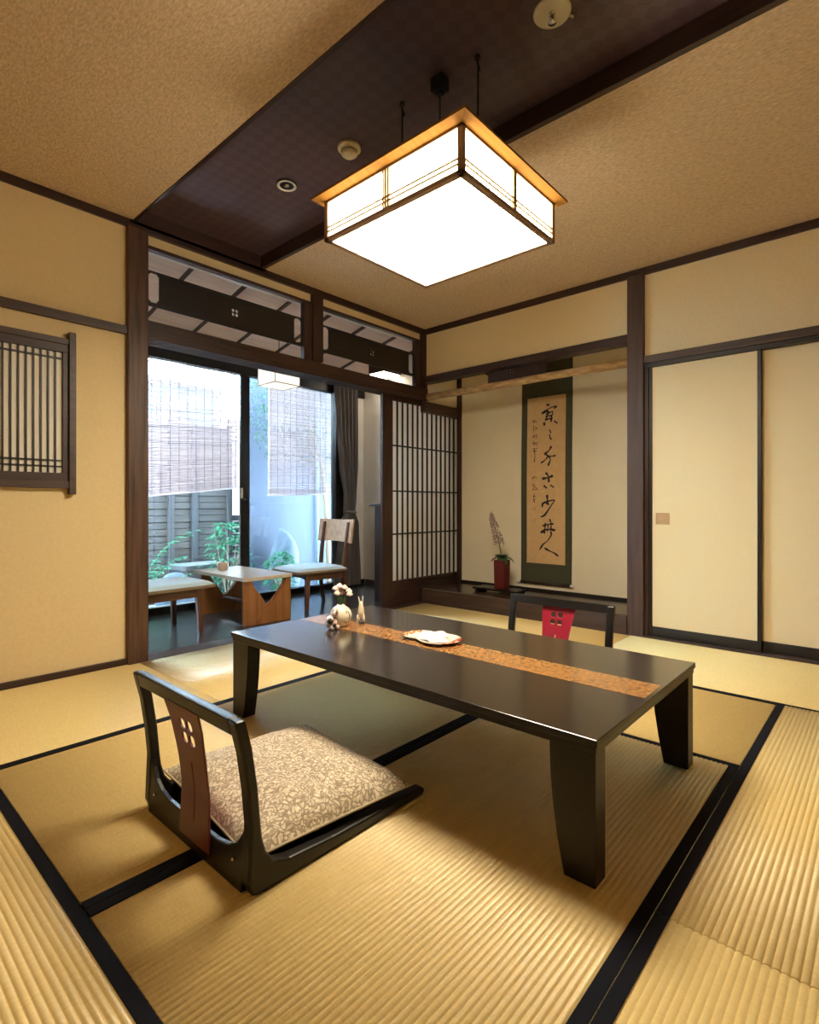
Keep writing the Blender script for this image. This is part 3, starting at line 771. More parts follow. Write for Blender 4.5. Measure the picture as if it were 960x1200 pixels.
INKS =  [(0.022,[(2.1489,1.6771),(2.1219,1.6667)]),(0.014,[(2.1919,1.6067),(2.1567,1.6262),(2.1103,1.6455),(2.0608,1.6522),(2.0797,1.6334)]),(0.018,[(2.1896,1.6085),(2.1606,1.6117),(2.1334,1.6256)]),(0.015,[(2.1528,1.5923),(2.1257,1.6049),(2.0912,1.6115),(2.1026,1.5669),(2.1057,1.5249)]),(0.016,[(2.1296,1.623),(2.1427,1.5713),(2.1567,1.5458)]),(0.014,[(2.1567,1.5764),(2.1026,1.5811)]),(0.018,[(2.1606,1.5504),(2.1257,1.5553),(2.0912,1.5565)]),(0.026,[(2.1684,1.5299),(2.1661,1.504)]),(0.016,[(2.0797,1.5342),(2.0479,1.5106)]),(0.014,[(2.118,1.4653),(2.1072,1.4361)]),(0.013,[(2.1119,1.4231),(2.118,1.4059),(2.1011,1.3812)]),(0.017,[(2.1026,1.3284),(2.1219,1.293),(2.1606,1.2685)]),(0.014,[(2.1684,1.2733),(2.1257,1.2472),(2.0874,1.2449),(2.0608,1.2482)]),(0.015,[(2.1257,1.2543),(2.1567,1.2171),(2.1974,1.1921)]),(0.016,[(2.1273,1.2473),(2.1103,1.218),(2.1334,1.1647)]),(0.018,[(2.1544,1.1103),(2.1296,1.0809),(2.1234,1.0276)]),(0.021,[(2.1864,1.0601),(2.1334,1.0683),(2.0858,1.0829)]),(0.019,[(2.17,1.0025),(2.1427,0.9806)]),(0.016,[(2.1088,1.006),(2.0782,0.9863)]),(0.02,[(2.1412,0.9266),(2.1373,0.8826),(2.135,0.8435)]),(0.016,[(2.1841,0.8221),(2.1802,0.8507),(2.1412,0.8698),(2.0759,0.8808),(2.0988,0.8435),(2.1373,0.7903),(2.1684,0.7545),(2.2022,0.7412)]),(0.012,[(2.1528,0.8556),(2.1219,0.8414)]),(0.014,[(2.1195,0.7254),(2.1057,0.6847),(2.1103,0.628)]),(0.014,[(2.1841,0.6671),(2.1334,0.6805),(2.0813,0.6866)]),(0.019,[(2.2022,0.6072),(2.1567,0.6351),(2.1103,0.6386),(2.0661,0.6329)]),(0.016,[(2.1552,0.6906),(2.1629,0.6477),(2.1684,0.6012)]),(0.012,[(2.1319,0.677),(2.1396,0.62)]),(0.014,[(2.1103,0.6245),(2.1057,0.5929),(2.1412,0.5419),(2.1802,0.5116),(2.2132,0.4634)]),(0.016,[(2.1661,0.4824),(2.1257,0.4632),(2.0797,0.4461),(2.0419,0.4218)]),(0.007,[(2.2772,1.5439),(2.2475,1.548)]),(0.007,[(2.2659,1.5615),(2.2627,1.5323)]),(0.006,[(2.2475,1.5574),(2.2419,1.533)]),(0.007,[(2.2691,1.5141),(2.2627,1.4629)]),(0.006,[(2.2499,1.4999),(2.2259,1.4811)]),(0.006,[(2.2451,1.4923),(2.2451,1.4707)]),(0.006,[(2.2739,1.4132),(2.2547,1.4318),(2.2627,1.4072)]),(0.006,[(2.2451,1.4368),(2.2323,1.4141),(2.2499,1.404)]),(0.007,[(2.2772,1.3599),(2.2259,1.3647)]),(0.007,[(2.2627,1.3834),(2.2595,1.3398)]),(0.006,[(2.2499,1.3607),(2.2323,1.34)]),(0.006,[(2.2739,1.3163),(2.2307,1.3183)]),(0.008,[(2.2595,1.3181),(2.2523,1.2549),(2.2595,1.1997)]),(0.006,[(2.2723,1.2944),(2.2355,1.297)]),(0.006,[(2.2804,1.0602),(2.2595,1.082),(2.2627,1.0626)]),(0.006,[(2.2483,1.0816),(2.2371,1.0661)]),(0.006,[(2.2756,1.0051),(2.2595,1.0206),(2.2643,0.9715)]),(0.006,[(2.2531,1.0024),(2.2259,0.9679)]),(0.006,[(2.2804,0.969),(2.2355,0.9724)]),(0.008,[(2.2595,0.9325),(2.2643,0.8978),(2.2571,0.8602)]),(0.006,[(2.2731,0.908),(2.2419,0.9156)]),(0.006,[(2.2707,0.882),(2.2435,0.8904)])]
groups = [INKS[0:9], INKS[9:11], INKS[11:15], INKS[15:19], INKS[19:22], INKS[22:28], INKS[28:29]]
for g in groups: build('character', stroke_mesh(g), INK, pp, fix=False)
for a_, b_ in ((29, 32), (32, 35), (35, 37), (37, 40), (40, 43), (43, 45), (45, 48), (48, 51)): build('small_character', stroke_mesh(INKS[a_:b_]), INK, pp, fix=False)
for zz in (.81, .71):
    build('seal', M().plate(rrect(2.247, zz - .013, 2.271, zz + .013, .002, 2), [rrect(2.2505, zz - .0095, 2.2565, zz + .0095, .001, 2), rrect(2.2605, zz - .0095, 2.2675, zz + .0095, .001, 2)], lambda u, v, w: (XI + wob(v) - w * .0004, u, v), 1.0), SEAL, pp)

# ------------------------------------------------------------------ flowers in the alcove
st = thing('display_stand', 'low black display stand on the alcove floor under the red vase', 'stand', (3.83, 2.43, .118))
build('top', B((3.745, 2.215, .139), (3.915, 2.64, .155)), LACQ, st, .002)
for y in (2.235, 2.60):
    build('foot', B((3.755, y, .118), (3.905, y + .02, .139)), LACQ, st, .001)
vs_ = thing('flower_vase', 'tall square wine red vase on the black stand in the alcove', 'vase', (3.83, 2.405, .155))
build('body', M().hexa([(3.786, 2.357, .155), (3.874, 2.357, .155), (3.874, 2.449, .155), (3.786, 2.449, .155)], [(3.782, 2.353, .39), (3.878, 2.353, .39), (3.878, 2.453, .39), (3.782, 2.453, .39)]), VASERED, vs_, .003)
build('mouth', B((3.795, 2.366, .3885), (3.865, 2.44, .3912)), DARKMARK, vs_)
fl = thing('flower_arrangement', 'drooping dusty mauve flower spike with dark leaves standing in the red vase', 'flowers', (3.83, 2.41, .36))
stem = [(3.83, 2.405, .36), (3.83, 2.415, .46), (3.832, 2.44, .56), (3.835, 2.475, .66), (3.84, 2.505, .72), (3.842, 2.512, .76), (3.842, 2.512, .80)]
build('stem', M().tube(stem, [.004, .004, .0035, .003, .0025, .002, .0012], 6), STEMGREEN, fl)
fm = M()
for i in range(300):
    t = R.random() ** .9; k = 1.6 + t * 3.6; i0 = int(k); f_ = k - i0
    a = Vector(stem[i0]).lerp(Vector(stem[min(i0 + 1, 6)]), f_)
    rad = .034 * (1 - t) ** .7 + .005; th = R.uniform(0, 2 * PI)
    c = a + Vector((math.cos(th) * rad, math.sin(th) * rad, R.uniform(-.01, .01)))
    fm.ball(c, (R.uniform(.004, .007),) * 3, 5, 4)
build('florets', fm, SPIKE, fl)
def leaf(m, base, d, L, w, droop, n=5):
    """one bent leaf blade with real thickness from a fold"""
    d = Vector(d).normalized(); side = d.cross(Vector((0, 0, 1)));
    side = side.normalized() if side.length > 1e-4 else Vector((1, 0, 0))
    vs = []; fs = []
    for i in range(n + 1):
        t = i / n; c = Vector(base) + d * L * t + Vector((0, 0, -droop * L * t * t))
        ww = w * math.sin(PI * min(.98, t * .9 + .08)) ** .8
        vs += [c - side * ww + Vector((0, 0, ww * .3)), c, c + side * ww + Vector((0, 0, ww * .3))]
    for i in range(n):
        a = 3 * i; fs += [(a, a + 1, a + 4, a + 3), (a + 1, a + 2, a + 5, a + 4)]
    m.add(vs, fs, True)
lm = M()
for az, el, L in ((1.6, .5, .12), (2.2, .9, .10), (-1.5, .6, .14), (-1.2, 1.2, .12), (3.4, .7, .11), (.3, .8, .10), (-2.2, .5, .13), (1.2, 1.1, .11), (-1.9, .95, .12)):
    leaf(lm, (3.83, 2.405, .395), (math.cos(az) * math.cos(el), math.sin(az) * math.cos(el), math.sin(el)), L, .022, .75)
for k in range(9):
    az = k * .7; leaf(lm, (3.83, 2.405, .41), (math.cos(az), math.sin(az), .6), .075, .018, .3)
build('leaves', lm, LEAFDARK, fl, fix=False)

# ================================================================== ON THE LOW TABLE
TZ = .3306
vx, vy = 1.512, 1.742
bv = thing('bud_vase', 'round cream white vase with dark brush marks on the low table', 'vase', (vx, vy, TZ))
vp = [(.024, 0), (.030, .002), (.040, .014), (.0465, .034), (.047, .046), (.043, .062), (.034, .075), (.022, .083), (.017, .086), (.016, .090), (.0135, .090), (.0135, .078)]
build('body', M().lathe((vx, vy, TZ), vp, 32), CERAMIC, bv)
mk = M()
def on_vase(a, z, o=.0006):
    r = 0
    for (r0, z0), (r1, z1) in zip(vp, vp[1:]):
        if z0 <= z <= z1: r = r0 + (r1 - r0) * (z - z0) / (z1 - z0); break
    return Vector((vx + (r + o) * math.cos(a), vy + (r + o) * math.sin(a), TZ + z))
for path in ([(-1.75, .058), (-1.62, .068), (-1.45, .062), (-1.40, .048), (-1.48, .036)], [(-1.95, .026), (-1.75, .018), (-1.5, .022), (-1.35, .034)], [(-1.25, .05), (-1.15, .04), (-1.18, .028)]):
    mk.tube([on_vase(a, z) for a, z in path], .0016, 6)
build('brush_mark', mk, DARKMARK, bv)
pf = thing('posy', 'small bunch of pale pink flowers in the round white vase', 'flowers', (vx, vy, TZ + .05))
heads = [(-.020, .012, .158), (-.004, .004, .168), (.016, -.004, .160), (.030, -.016, .145), (.004, .018, .148), (-.024, -.004, .140), (.014, .012, .138), (.024, -.028, .134)]
sm_ = M()
for hx_, hy_, hz in heads: sm_.tube([(vx + hx_ * .1, vy + hy_ * .1, TZ + .05), (vx + hx_ * .5, vy + hy_ * .5, TZ + .105), (vx + hx_, vy + hy_, TZ + hz)], .0013, 5)
for k in range(9):
    az = k * .75; leaf(sm_, (vx + .006 * math.cos(az), vy + .006 * math.sin(az), TZ + .088), (math.cos(az) * .4, math.sin(az) * .4, 1), .045, .004, .1, 4)
build('stems', sm_, STEMGREEN, pf, fix=False)
for hx_, hy_, hz in heads:
    m = M(); c = Vector((vx + hx_, vy + hy_, TZ + hz))
    for k in range(9):
        a = k * 2.4; q = .0105 * (.2 + .8 * (k / 9) ** .5)
        m.ball(c + Vector((q * math.cos(a), q * math.sin(a), .008 - q * 1.1)), (.0070, .0070, .0062), 7, 5)
    build('flower_head', m, PETAL, pf)
# figurine leaning on the vase
gx, gy = 1.447, 1.728
fg = thing('figurine', 'pinkish white animal figurine with dark patches, left of the round vase', 'figurine', (gx, gy, TZ))
build('body', M().ball((gx, gy, TZ + .027), (.022, .030, .027), 16, 10).ball((gx + .010, gy - .016, TZ + .060), (.015, .015, .016), 14, 9).tube([(gx + .010, gy - .006, TZ + .066), (gx + .014, gy - .002, TZ + .088)], [.007, .002], 8).tube([(gx + .008, gy - .026, TZ + .066), (gx + .011, gy - .029, TZ + .086)], [.007, .002], 8)
      .ball((gx - .012, gy - .022, TZ + .009), (.010, .010, .009), 10, 7).ball((gx + .014, gy - .024, TZ + .009), (.009, .010, .009), 10, 7), PINKWHITE, fg)
build('patch', M().ball((gx - .014, gy - .012, TZ + .034), (.013, .016, .013), 12, 8).ball((gx + .001, gy - .023, TZ + .050), (.008, .007, .005), 10, 7).ball((gx - .006, gy - .030, TZ + .018), (.010, .006, .010), 10, 7), DARKMARK, fg)
hx2, hy2 = 1.592, 1.703
f2 = thing('figurine', 'slim white long eared figurine with a dark foot, right of the round vase', 'figurine', (hx2, hy2, TZ))
build('body', M().tube([(hx2, hy2, TZ + .030), (hx2, hy2, TZ + .050), (hx2, hy2, TZ + .070), (hx2, hy2, TZ + .085), (hx2, hy2, TZ + .096)], [.013, .014, .012, .009, .007], 14)
      .tube([(hx2 - .004, hy2 + .004, TZ + .093), (hx2 - .008, hy2 + .008, TZ + .118)], [.0045, .001], 8).tube([(hx2 + .005, hy2 - .004, TZ + .093), (hx2 + .006, hy2 - .006, TZ + .120)], [.0045, .001], 8)
      .tube([(hx2 - .005, hy2 + .005, TZ + .04), (hx2 - .011, hy2 + .011, TZ + .0045)], [.009, .005], 10).tube([(hx2 + .005, hy2 - .005, TZ + .04), (hx2 + .009, hy2 - .009, TZ + .0045)], [.009, .005], 10), CERAMIC, f2)
build('foot', M().ball((hx2 + .002, hy2 - .004, TZ + .007), (.015, .013, .007), 12, 7), DARKMARK, f2)
# gourd shaped dish with folded paper on it
dx, dy = 1.578, 1.302
def gourd(sc=1., n=48):
    pts = []
    for k in range(n):
        a = 2 * PI * k / n
        best = 0
        for cx, cy, r in ((.004, .062, .066), (0, -.042, .083)):
            dd = Vector((math.cos(a), math.sin(a))); c = Vector((cx, cy)); bq = dd.dot(c); disc = bq * bq - c.length_squared + r * r
            if disc > 0: best = max(best, bq + math.sqrt(disc))
        pts.append((best * sc * math.cos(a), best * sc * math.sin(a)))
    return pts
def gourd_dish():
    g0, g1, g2, g3 = gourd(.62), gourd(.98), gourd(1.0), gourd(.9)
    rings = [[(x, y, .0) for x, y in g0], [(x, y, .011) for x, y in g1], [(x, y, .013) for x, y in g2], [(x, y, .0115) for x, y in g3], [(x, y, .005) for x, y in gourd(.55)], [(x * .02, y * .02, .0045) for x, y in g0]]
    m = M(); n = 48; vs = [(dx + x, dy + y, TZ + z) for r in rings for x, y, z in r]
    fs = [tuple(range(n))[::-1]]
    for i in range(len(rings) - 1):
        for k in range(n): fs.append((i * n + k, i * n + (k + 1) % n, (i + 1) * n + (k + 1) % n, (i + 1) * n + k))
    fs.append(tuple((len(rings) - 1) * n + k for k in range(n)))
    m.add(vs, fs, True); return m
def dish_mat():
    m, nt, b = new_mat('white dish with red brocade painting')
    tc = N(nt, 'ShaderNodeTexCoord'); sp = N(nt, 'ShaderNodeSeparateXYZ'); nt.links.new(tc.outputs['Object'], sp.inputs[0])
    nz = N(nt, 'ShaderNodeTexNoise', Scale=26.0, Detail=2.0); nt.links.new(tc.outputs['Object'], nz.inputs[0])
    ab = N(nt, 'ShaderNodeMath', operation='ABSOLUTE'); nt.links.new(sp.outputs['Y'], ab.inputs[0])
    ad = N(nt, 'ShaderNodeMath', operation='MULTIPLY_ADD'); ad.inputs[1].default_value = .09
    nt.links.new(nz.outputs[0], ad.inputs[0]); nt.links.new(ab.outputs[0], ad.inputs[2])
    cr = N(nt, 'ShaderNodeValToRGB'); cr.color_ramp.interpolation = 'CONSTANT'
    e = cr.color_ramp.elements; e[0].position = 0; e[0].color = (.72, .66, .55, 1); e[1].position = .137; e[1].color = (.55, .05, .015, 1)
    q = e.new(.150); q.color = (.75, .42, .16, 1); q = e.new(.157); q.color = (.50, .03, .015, 1); q = e.new(.171); q.color = (.74, .68, .58, 1)
    nt.links.new(ad.outputs[0], cr.inputs[0]); nt.links.new(cr.outputs[0], b.inputs['Base Color'])
    b.inputs['Roughness'].default_value = .2; b.inputs['Coat Weight'].default_value = .4
    return m
ds = thing('sweets_dish', 'gourd shaped white dish painted red at both ends on the table strip', 'dish', (dx, dy, TZ))
build('dish', gourd_dish(), dish_mat(), ds)
PAPERW = plain('white folded paper', (.80, .77, .71), .8)
pk = M()
for (cx, cy, a, w, h, t) in ((dx - .004, dy + .012, .5, .050, .034, .010), (dx + .018, dy - .008, -.3, .046, .030, .014), (dx - .012, dy - .036, .9, .052, .036, .008)):
    ca, sa = math.cos(a), math.sin(a)
    q = lambda u, v, z: (cx + u * ca - v * sa, cy + u * sa + v * ca, TZ + z)
    pk.hexa([q(-w, -h, .0125), q(w, -h, .0125), q(w, h, .0125), q(-w, h, .0125)], [q(-w * .7, -h * .55, .0125 + t), q(w * .75, -h * .2, .014 + t), q(w * .7, h * .35, .0125 + t), q(-w * .8, h * .3, .0135 + t)])
single('wrapped_sweets', pk, PAPERW, 'white folded paper packets lying in the gourd shaped dish', 'sweets', (dx, dy, TZ + .0125), .001)

# ================================================================== VERANDA FURNITURE
def make_chair(label, loc, rz):
    r = thing('veranda_chair', label, 'chair', (0, 0, 0), 0, 'veranda chairs')
    for s in (-1, 1):
        build('leg', M().hexa([(.178, s * .180 - .013, 0), (.206, s * .180 - .013, 0), (.206, s * .180 + .013, 0), (.178, s * .180 + .013, 0)], [(.160, s * .172 - .018, .30), (.198, s * .172 - .018, .30), (.198, s * .172 + .018, .30), (.160, s * .172 + .018, .30)]), CHAIRWOOD, r, .003)
        rp = [(-.215, 0), (-.190, 0), (-.160, .16), (-.152, .30), (-.170, .46), (-.208, .70), (-.228, .70), (-.198, .46), (-.186, .30), (-.190, .16)]
        build('leg', M().plate(rp, [], lambda u, v, w, s=s: (u, s * .180 - .014 + w, v), .028), CHAIRWOOD, r, .003)
        build('side_rail', B((-.170, s * .172 - .011, .238), (.170, s * .172 + .011, .298)), CHAIRWOODX, r, .002)
    build('front_rail', M().plate([(-.165, .238), (-.08, .252), (.08, .252), (.165, .238), (.165, .298), (-.165, .298)], [], lambda u, v, w: (.166 + w, u, v), .020), CHAIRWOODX, r, .002)
    build('rear_rail', B((-.176, -.17, .24), (-.156, .17, .298)), CHAIRWOODX, r, .002)
    sd_ = M().plate(rrect(-.20, -.225, .30, .225, .05, 5), [], lambda u, v, w: (u, v, .299 + w), .017)
    build('seat', sd_, PADEDGE, r, .003)
    def pad(u, v, s):
        a, b = 2 * u - 1, 2 * v - 1
        e = max(0, 1 - abs(a) ** 6) ** .5 * max(0, 1 - abs(b) ** 6) ** .5
        return Vector((.050 + a * .245 * (1 - .04 * b * b), b * .218 * (1 - .04 * a * a), .317 + (.026 * e if s else 0)))
    pm = M(); pm.grid(lambda u, v: pad(u, v, 1), 20, 20); pm.grid(lambda u, v: pad(u, v, 0), 20, 20)
    p = build('seat_pad', pm, SEATPAD, r); p['label'] = 'seat pad tinted sky blue'
    bp = M()
    for w in (0, 1):
        bp.grid(lambda u, v, w=w: Vector((-.196 - (v * .19) * .16 - .022 * (1 - (2 * u - 1) ** 2) - w * .018 + .014, -.25 + .50 * u, .535 + .185 * v - .010 * (2 * u - 1) ** 2 * (1 if v < .5 else -.6))), 12, 4)
    # rim joining the two skins
    def rim_pt(w, u, v): return Vector((-.196 - (v * .19) * .16 - .022 * (1 - (2 * u - 1) ** 2) - w * .018 + .014, -.25 + .50 * u, .535 + .185 * v - .010 * (2 * u - 1) ** 2 * (1 if v < .5 else -.6)))
    for v in (0, 1): bp.grid(lambda u, q, v=v: rim_pt(q, u, v), 12, 1)
    for u in (0, 1): bp.grid(lambda q, v, u=u: rim_pt(q, u, v), 1, 4)
    b = build('backrest', bp, BACKWOOD, r); b['label'] = 'pale knotty wood back panel'
    r.location = loc; r.rotation_euler = (0, 0, rz)
    return r
vc = make_chair('wooden veranda chair with a pale back panel, beside the curtain', (2.875, 3.64, -.004), math.radians(174))
v2 = vc.copy(); COL.objects.link(v2)
for k in list(vc.children):
    c = k.copy(); COL.objects.link(c); c.parent = v2
v2.location = (1.545, 3.585, -.004); v2.rotation_euler = (0, 0, .03)
v2['label'] = 'wooden veranda chair half hidden behind the brown post, seat pad showing'

sb = thing('side_table', 'small veranda table with notched golden brown end panels and a pale top', 'side table', (2.235, 3.70, -.004))
build('top', M().plate(rrect(2.015, 3.315, 2.415, 4.075, .02, 4), [], lambda u, v, w: (u, v, .311 + w), .024), TOPWOOD, sb, .003)
for y in (3.362, 3.955):
    x0, x1, h = 2.032, 2.415, .311; L = x1 - x0
    px = lambda f: x0 + f * L
    out = [(px(0), -.004), (px(1), -.004), (px(1), h), (px(.90), h), (px(.84), h * .84), (px(.70), h * .62), (px(.55), h * .44), (px(.47), h * .42), (px(.38), h * .60), (px(.26), h * .78), (px(.20), h * .88), (px(.17), h), (px(0), h)]
    e = build('end_panel', M().plate(out, [], lambda u, v, w, y=y: (u, y + w, v), .022), PANELWOOD, sb, .002)
    out2 = [(px(.18), -.004), (px(1), -.004), (px(1), h), (px(.92), h), (px(.85), h * .82), (px(.70), h * .60), (px(.52), h * .36), (px(.34), h * .16)]
    build('overlay', M().plate(out2, [], lambda u, v, w, y=y: (u, (y - .016 if y < 3.6 else y + .022) + w, v), .016), PANELWOOD, e, .002)
build('stretcher', B((2.20, 3.384, .10), (2.25, 3.955, .12)), CHAIRWOOD, sb, .002)
cpx, cpy = 2.165, 3.885
cp = single('cup', M().lathe((cpx, cpy, .3355), [(.026, 0), (.034, .004), (.037, .055), (.036, .058), (.033, .056), (.030, .008), (0, .006)], 24), plain('pale pink cup glaze', (.72, .56, .46), .35, col2=(.78, .64, .55), nscale=20),
            'small pale pinkish cup on the veranda table', 'cup', (cpx, cpy, .3355))

# lantern of the veranda
l2 = thing('pendant_lamp', 'small white cube paper lantern hanging in the veranda', 'lamp', (2.555, 3.70, zc(3.70)))
qx0, qx1, qy0, qy1, qz0, qz1 = 2.435, 2.675, 3.58, 3.82, 1.80, 1.95
lm2 = M(); e_ = .006
for x in (qx0, qx1 - e_):
    for y in (qy0, qy1 - e_): lm2.box((x, y, qz0), (x + e_, y + e_, qz1))
for z in (qz0, qz1 - e_):
    lm2.box((qx0, qy0, z), (qx1, qy0 + e_, z + e_)).box((qx0, qy1 - e_, z), (qx1, qy1, z + e_)).box((qx0, qy0, z), (qx0 + e_, qy1, z + e_)).box((qx1 - e_, qy0, z), (qx1, qy1, z + e_))
build('frame', lm2, CHAIRWOODX, l2)
for a, b in (((qx0, qy0 + .002, qz0), (qx1, qy0 + .004, qz1)), ((qx0, qy1 - .004, qz0), (qx1, qy1 - .002, qz1)), ((qx0 + .002, qy0, qz0), (qx0 + .004, qy1, qz1)), ((qx1 - .004, qy0, qz0), (qx1 - .002, qy1, qz1)), ((qx0, qy0, qz0 + .002), (qx1, qy1, qz0 + .004))):
    build('paper_panel', B(a, b), LAMP2, l2)
build('cord', M().tube([(2.555, 3.70, zc(3.70)), (2.555, 3.70, 1.94)], .003, 6), BLACKCORD, l2)
cl = thing('ceiling_light', 'bright square ceiling light seen through the right transom opening', 'ceiling light', (3.85, 3.77, zc(3.77)))
build('diffuser', B((3.735, 3.675, 2.13), (3.965, 3.865, 2.14)), PANEL, cl)
hs_ = M().hexa([(3.725, 3.665, 2.137), (3.975, 3.665, 2.137), (3.975, 3.875, 2.137), (3.725, 3.875, 2.137)], [(3.725, 3.665, zc(3.665)), (3.975, 3.665, zc(3.665)), (3.975, 3.875, zc(3.875)), (3.725, 3.875, zc(3.875))])
build('housing', hs_, W['y'], cl, .003)

# curtain gathered at the side of the glass
ct = thing('curtain', 'grey brown curtain tied back at the right end of the veranda glass', 'curtain', (3.70, 4.15, .02))
def cur(u, v, s):
    z = .02 + 2.06 * v
    keys = [(0, .36, 3.70), (.3, .25, 3.715), (.365, .115, 3.735), (.43, .14, 3.735), (.6, .22, 3.715), (.8, .27, 3.695), (1, .31, 3.68)]
    for (va, wa, ca), (vb, wb, cb) in zip(keys, keys[1:]):
        if va <= v <= vb + 1e-6:
            t = (v - va) / (vb - va); t = t * t * (3 - 2 * t); wd_, c_ = wa + (wb - wa) * t, ca + (cb - ca) * t; break
    amp = .020 + .012 * min(1, wd_ / .3)
    return Vector((c_ + (u - .5) * wd_, 4.152 + amp * math.sin(u * 2 * PI * 5.5 + .6 * math.sin(v * 3)) + s, z))
cm2 = M(); cm2.grid(lambda u, v: cur(u, v, 0), 90, 44); cm2.grid(lambda u, v: cur(u, v, .003), 90, 44)
build('cloth', cm2, CURTAIN, ct)
hm = M(); hm.grid(lambda u, v: cur(.20 + .045 * u, v, -.006), 4, 44); hm.grid(lambda u, v: cur(.20 + .045 * u, v, -.003), 4, 44)
h_ = build('hem', hm, TIE2, ct); h_['label'] = 'pale curtain edge'
build('tie_back', M().tube([(3.735 + .066 * math.cos(a), 4.152 + .040 * math.sin(a), .772 - .006 * math.cos(a)) for a in [k * PI / 10 for k in range(21)]], .012, 8, False), TIE, ct)
# low cabinet behind the lattice screen
cb = thing('low_cabinet', 'dark low cabinet with an overhanging top, beside the lattice screen in the veranda', 'cabinet', (3.62, 3.33, -.004))
build('body', B((3.36, 3.2, -.004), (3.9, 3.42, .83)), W['z'], cb, .003)
build('top', B((3.308, 3.19, .83), (3.92, 3.44, .852)), W['x'], cb, .003)
build('door', B((3.39, 3.42, .04), (3.62, 3.435, .80)), W['z'], cb, .002)
build('door', B((3.64, 3.42, .04), (3.87, 3.435, .80)), W['z'], cb, .002)

# ================================================================== GARDEN
struct('ground', B((-1.5, 4.36, -.34), (9.0, 9.5, -.22)), GRAVEL)
def blind(x0, x1, zlo0, zlo1, ztop, y, label):
    r = thing('bamboo_blind', label, 'bamboo blind', ((x0 + x1) / 2, y, ztop), 0, 'bamboo blinds outside the veranda glass')
    m = M(); pitch = .0088; z = ztop; H = ztop - min(zlo0, zlo1); k = 0
    lo = lambda x: zlo0 + (zlo1 - zlo0) * (x - x0) / (x1 - x0)
    n = int(H / pitch)
    for i in range(n):
        f = i / n
        za = ztop + (zlo0 - ztop) * f + R.uniform(-.0012, .0012); zb_ = ztop + (zlo1 - ztop) * f + R.uniform(-.0012, .0012)
        rd_ = R.uniform(.0026, .0041)
        pts = [(x0 + R.uniform(-.004, .004), y, za), ((x0 + x1) / 2, y + R.uniform(-.002, .002), (za + zb_) / 2 + R.uniform(-.002, .002)), (x1 + R.uniform(-.004, .004), y, zb_)]
        m.tube(pts, rd_, 5, True)
    build('reeds', m, REED, r)
    t_ = M(); c = int((x1 - x0) / .075)
    for k in range(c + 1):
        x = x0 + .03 + (x1 - x0 - .06) * k / c
        t_.box((x - .0016, y - .0045, lo(x)), (x + .0016, y - .0035, ztop)); t_.box((x - .0016, y + .0035, lo(x)), (x + .0016, y + .0045, ztop))
    build('threads', t_, THREAD, r)
    build('bottom_batten', M().tube([(x0 - .004, y, zlo0 - .006), (x1 + .004, y, zlo1 - .006)], .009, 8), REED, r)
    build('top_batten', M().tube([(x0 - .01, y, ztop + .01), (x1 + .01, y, ztop + .01)], .012, 8), REED, r)
blind(1.25, 2.665, .86, 1.008, 2.32, 4.50, 'bamboo blind outside the left glass pane, hanging a little crooked')
blind(2.985, 3.80, .942, .972, 2.32, 4.50, 'bamboo blind outside the right glass pane, beside the curtain')
struct('roof_eave', B((-1.2, 4.30, 2.34), (5, 4.75, 2.42)), W['x'])

# board fence
FY = 5.75
fn = thing('board_fence', 'grey weathered board fence behind the garden, seen through the left pane', 'fence', (1.9, FY, -.22))
for k in range(27):
    z0 = -.20 + k * .0715
    build('board', B((.2, FY + .006 * (k % 2), z0), (3.47 if z0 < .70 else 3.30, FY + .02 + .006 * (k % 2), z0 + .066)), FENCE, fn, .003)
build('backing', B((.2, FY + .027, -.2), (3.29, FY + .035, 1.7)), FENCEPOST, fn)
for x in (1.2, 2.60, 2.86, 3.28):
    build('post', B((x - .03, FY - .035, -.22), (x + .03, FY, 1.75)), FENCEPOST, fn, .003)
bw = single('sky_tint_wall', M().box((3.40, 5.5, -.22), (7.6, 5.62, 2.42)).box((3.385, 5.48, 2.42), (7.62, 5.64, 2.47)), BLUEWALL, 'added wall tinted with reflected sky seen through the right glass pane', 'wall', (5, 5.56, -.22), .005)  # wall added; its blue stands in for sky mirrored in the glass
# neighbouring house
nh = thing('house', 'neighbouring house tinted like the low sky rising behind the fence', 'house', (2.6, 9.0, -.22))
build('wall', B((1.0, 8.2, -.22), (4.42, 9.0, 2.66)), HOUSEWALL, nh)
cw = build('wing', B((4.42, 8.1, -.22), (6.2, 9.0, 2.25)), HOUSEBRICK, nh); cw['label'] = 'pinkish clad wing'
build('roof', M().hexa([(.9, 7.95, 2.66), (4.6, 7.95, 2.66), (4.6, 9.0, 2.66), (.9, 9.0, 2.66)], [(.9, 7.95, 2.70), (4.6, 7.95, 2.70), (4.6, 9.0, 2.95), (.9, 9.0, 2.95)]), ROOF, nh)
wf = build('window', B((3.5, 8.17, 1.95), (4.0, 8.2, 2.45)), ALU, nh)
build('pane', B((3.54, 8.165, 1.99), (3.96, 8.17, 2.41)), GLASS, wf)
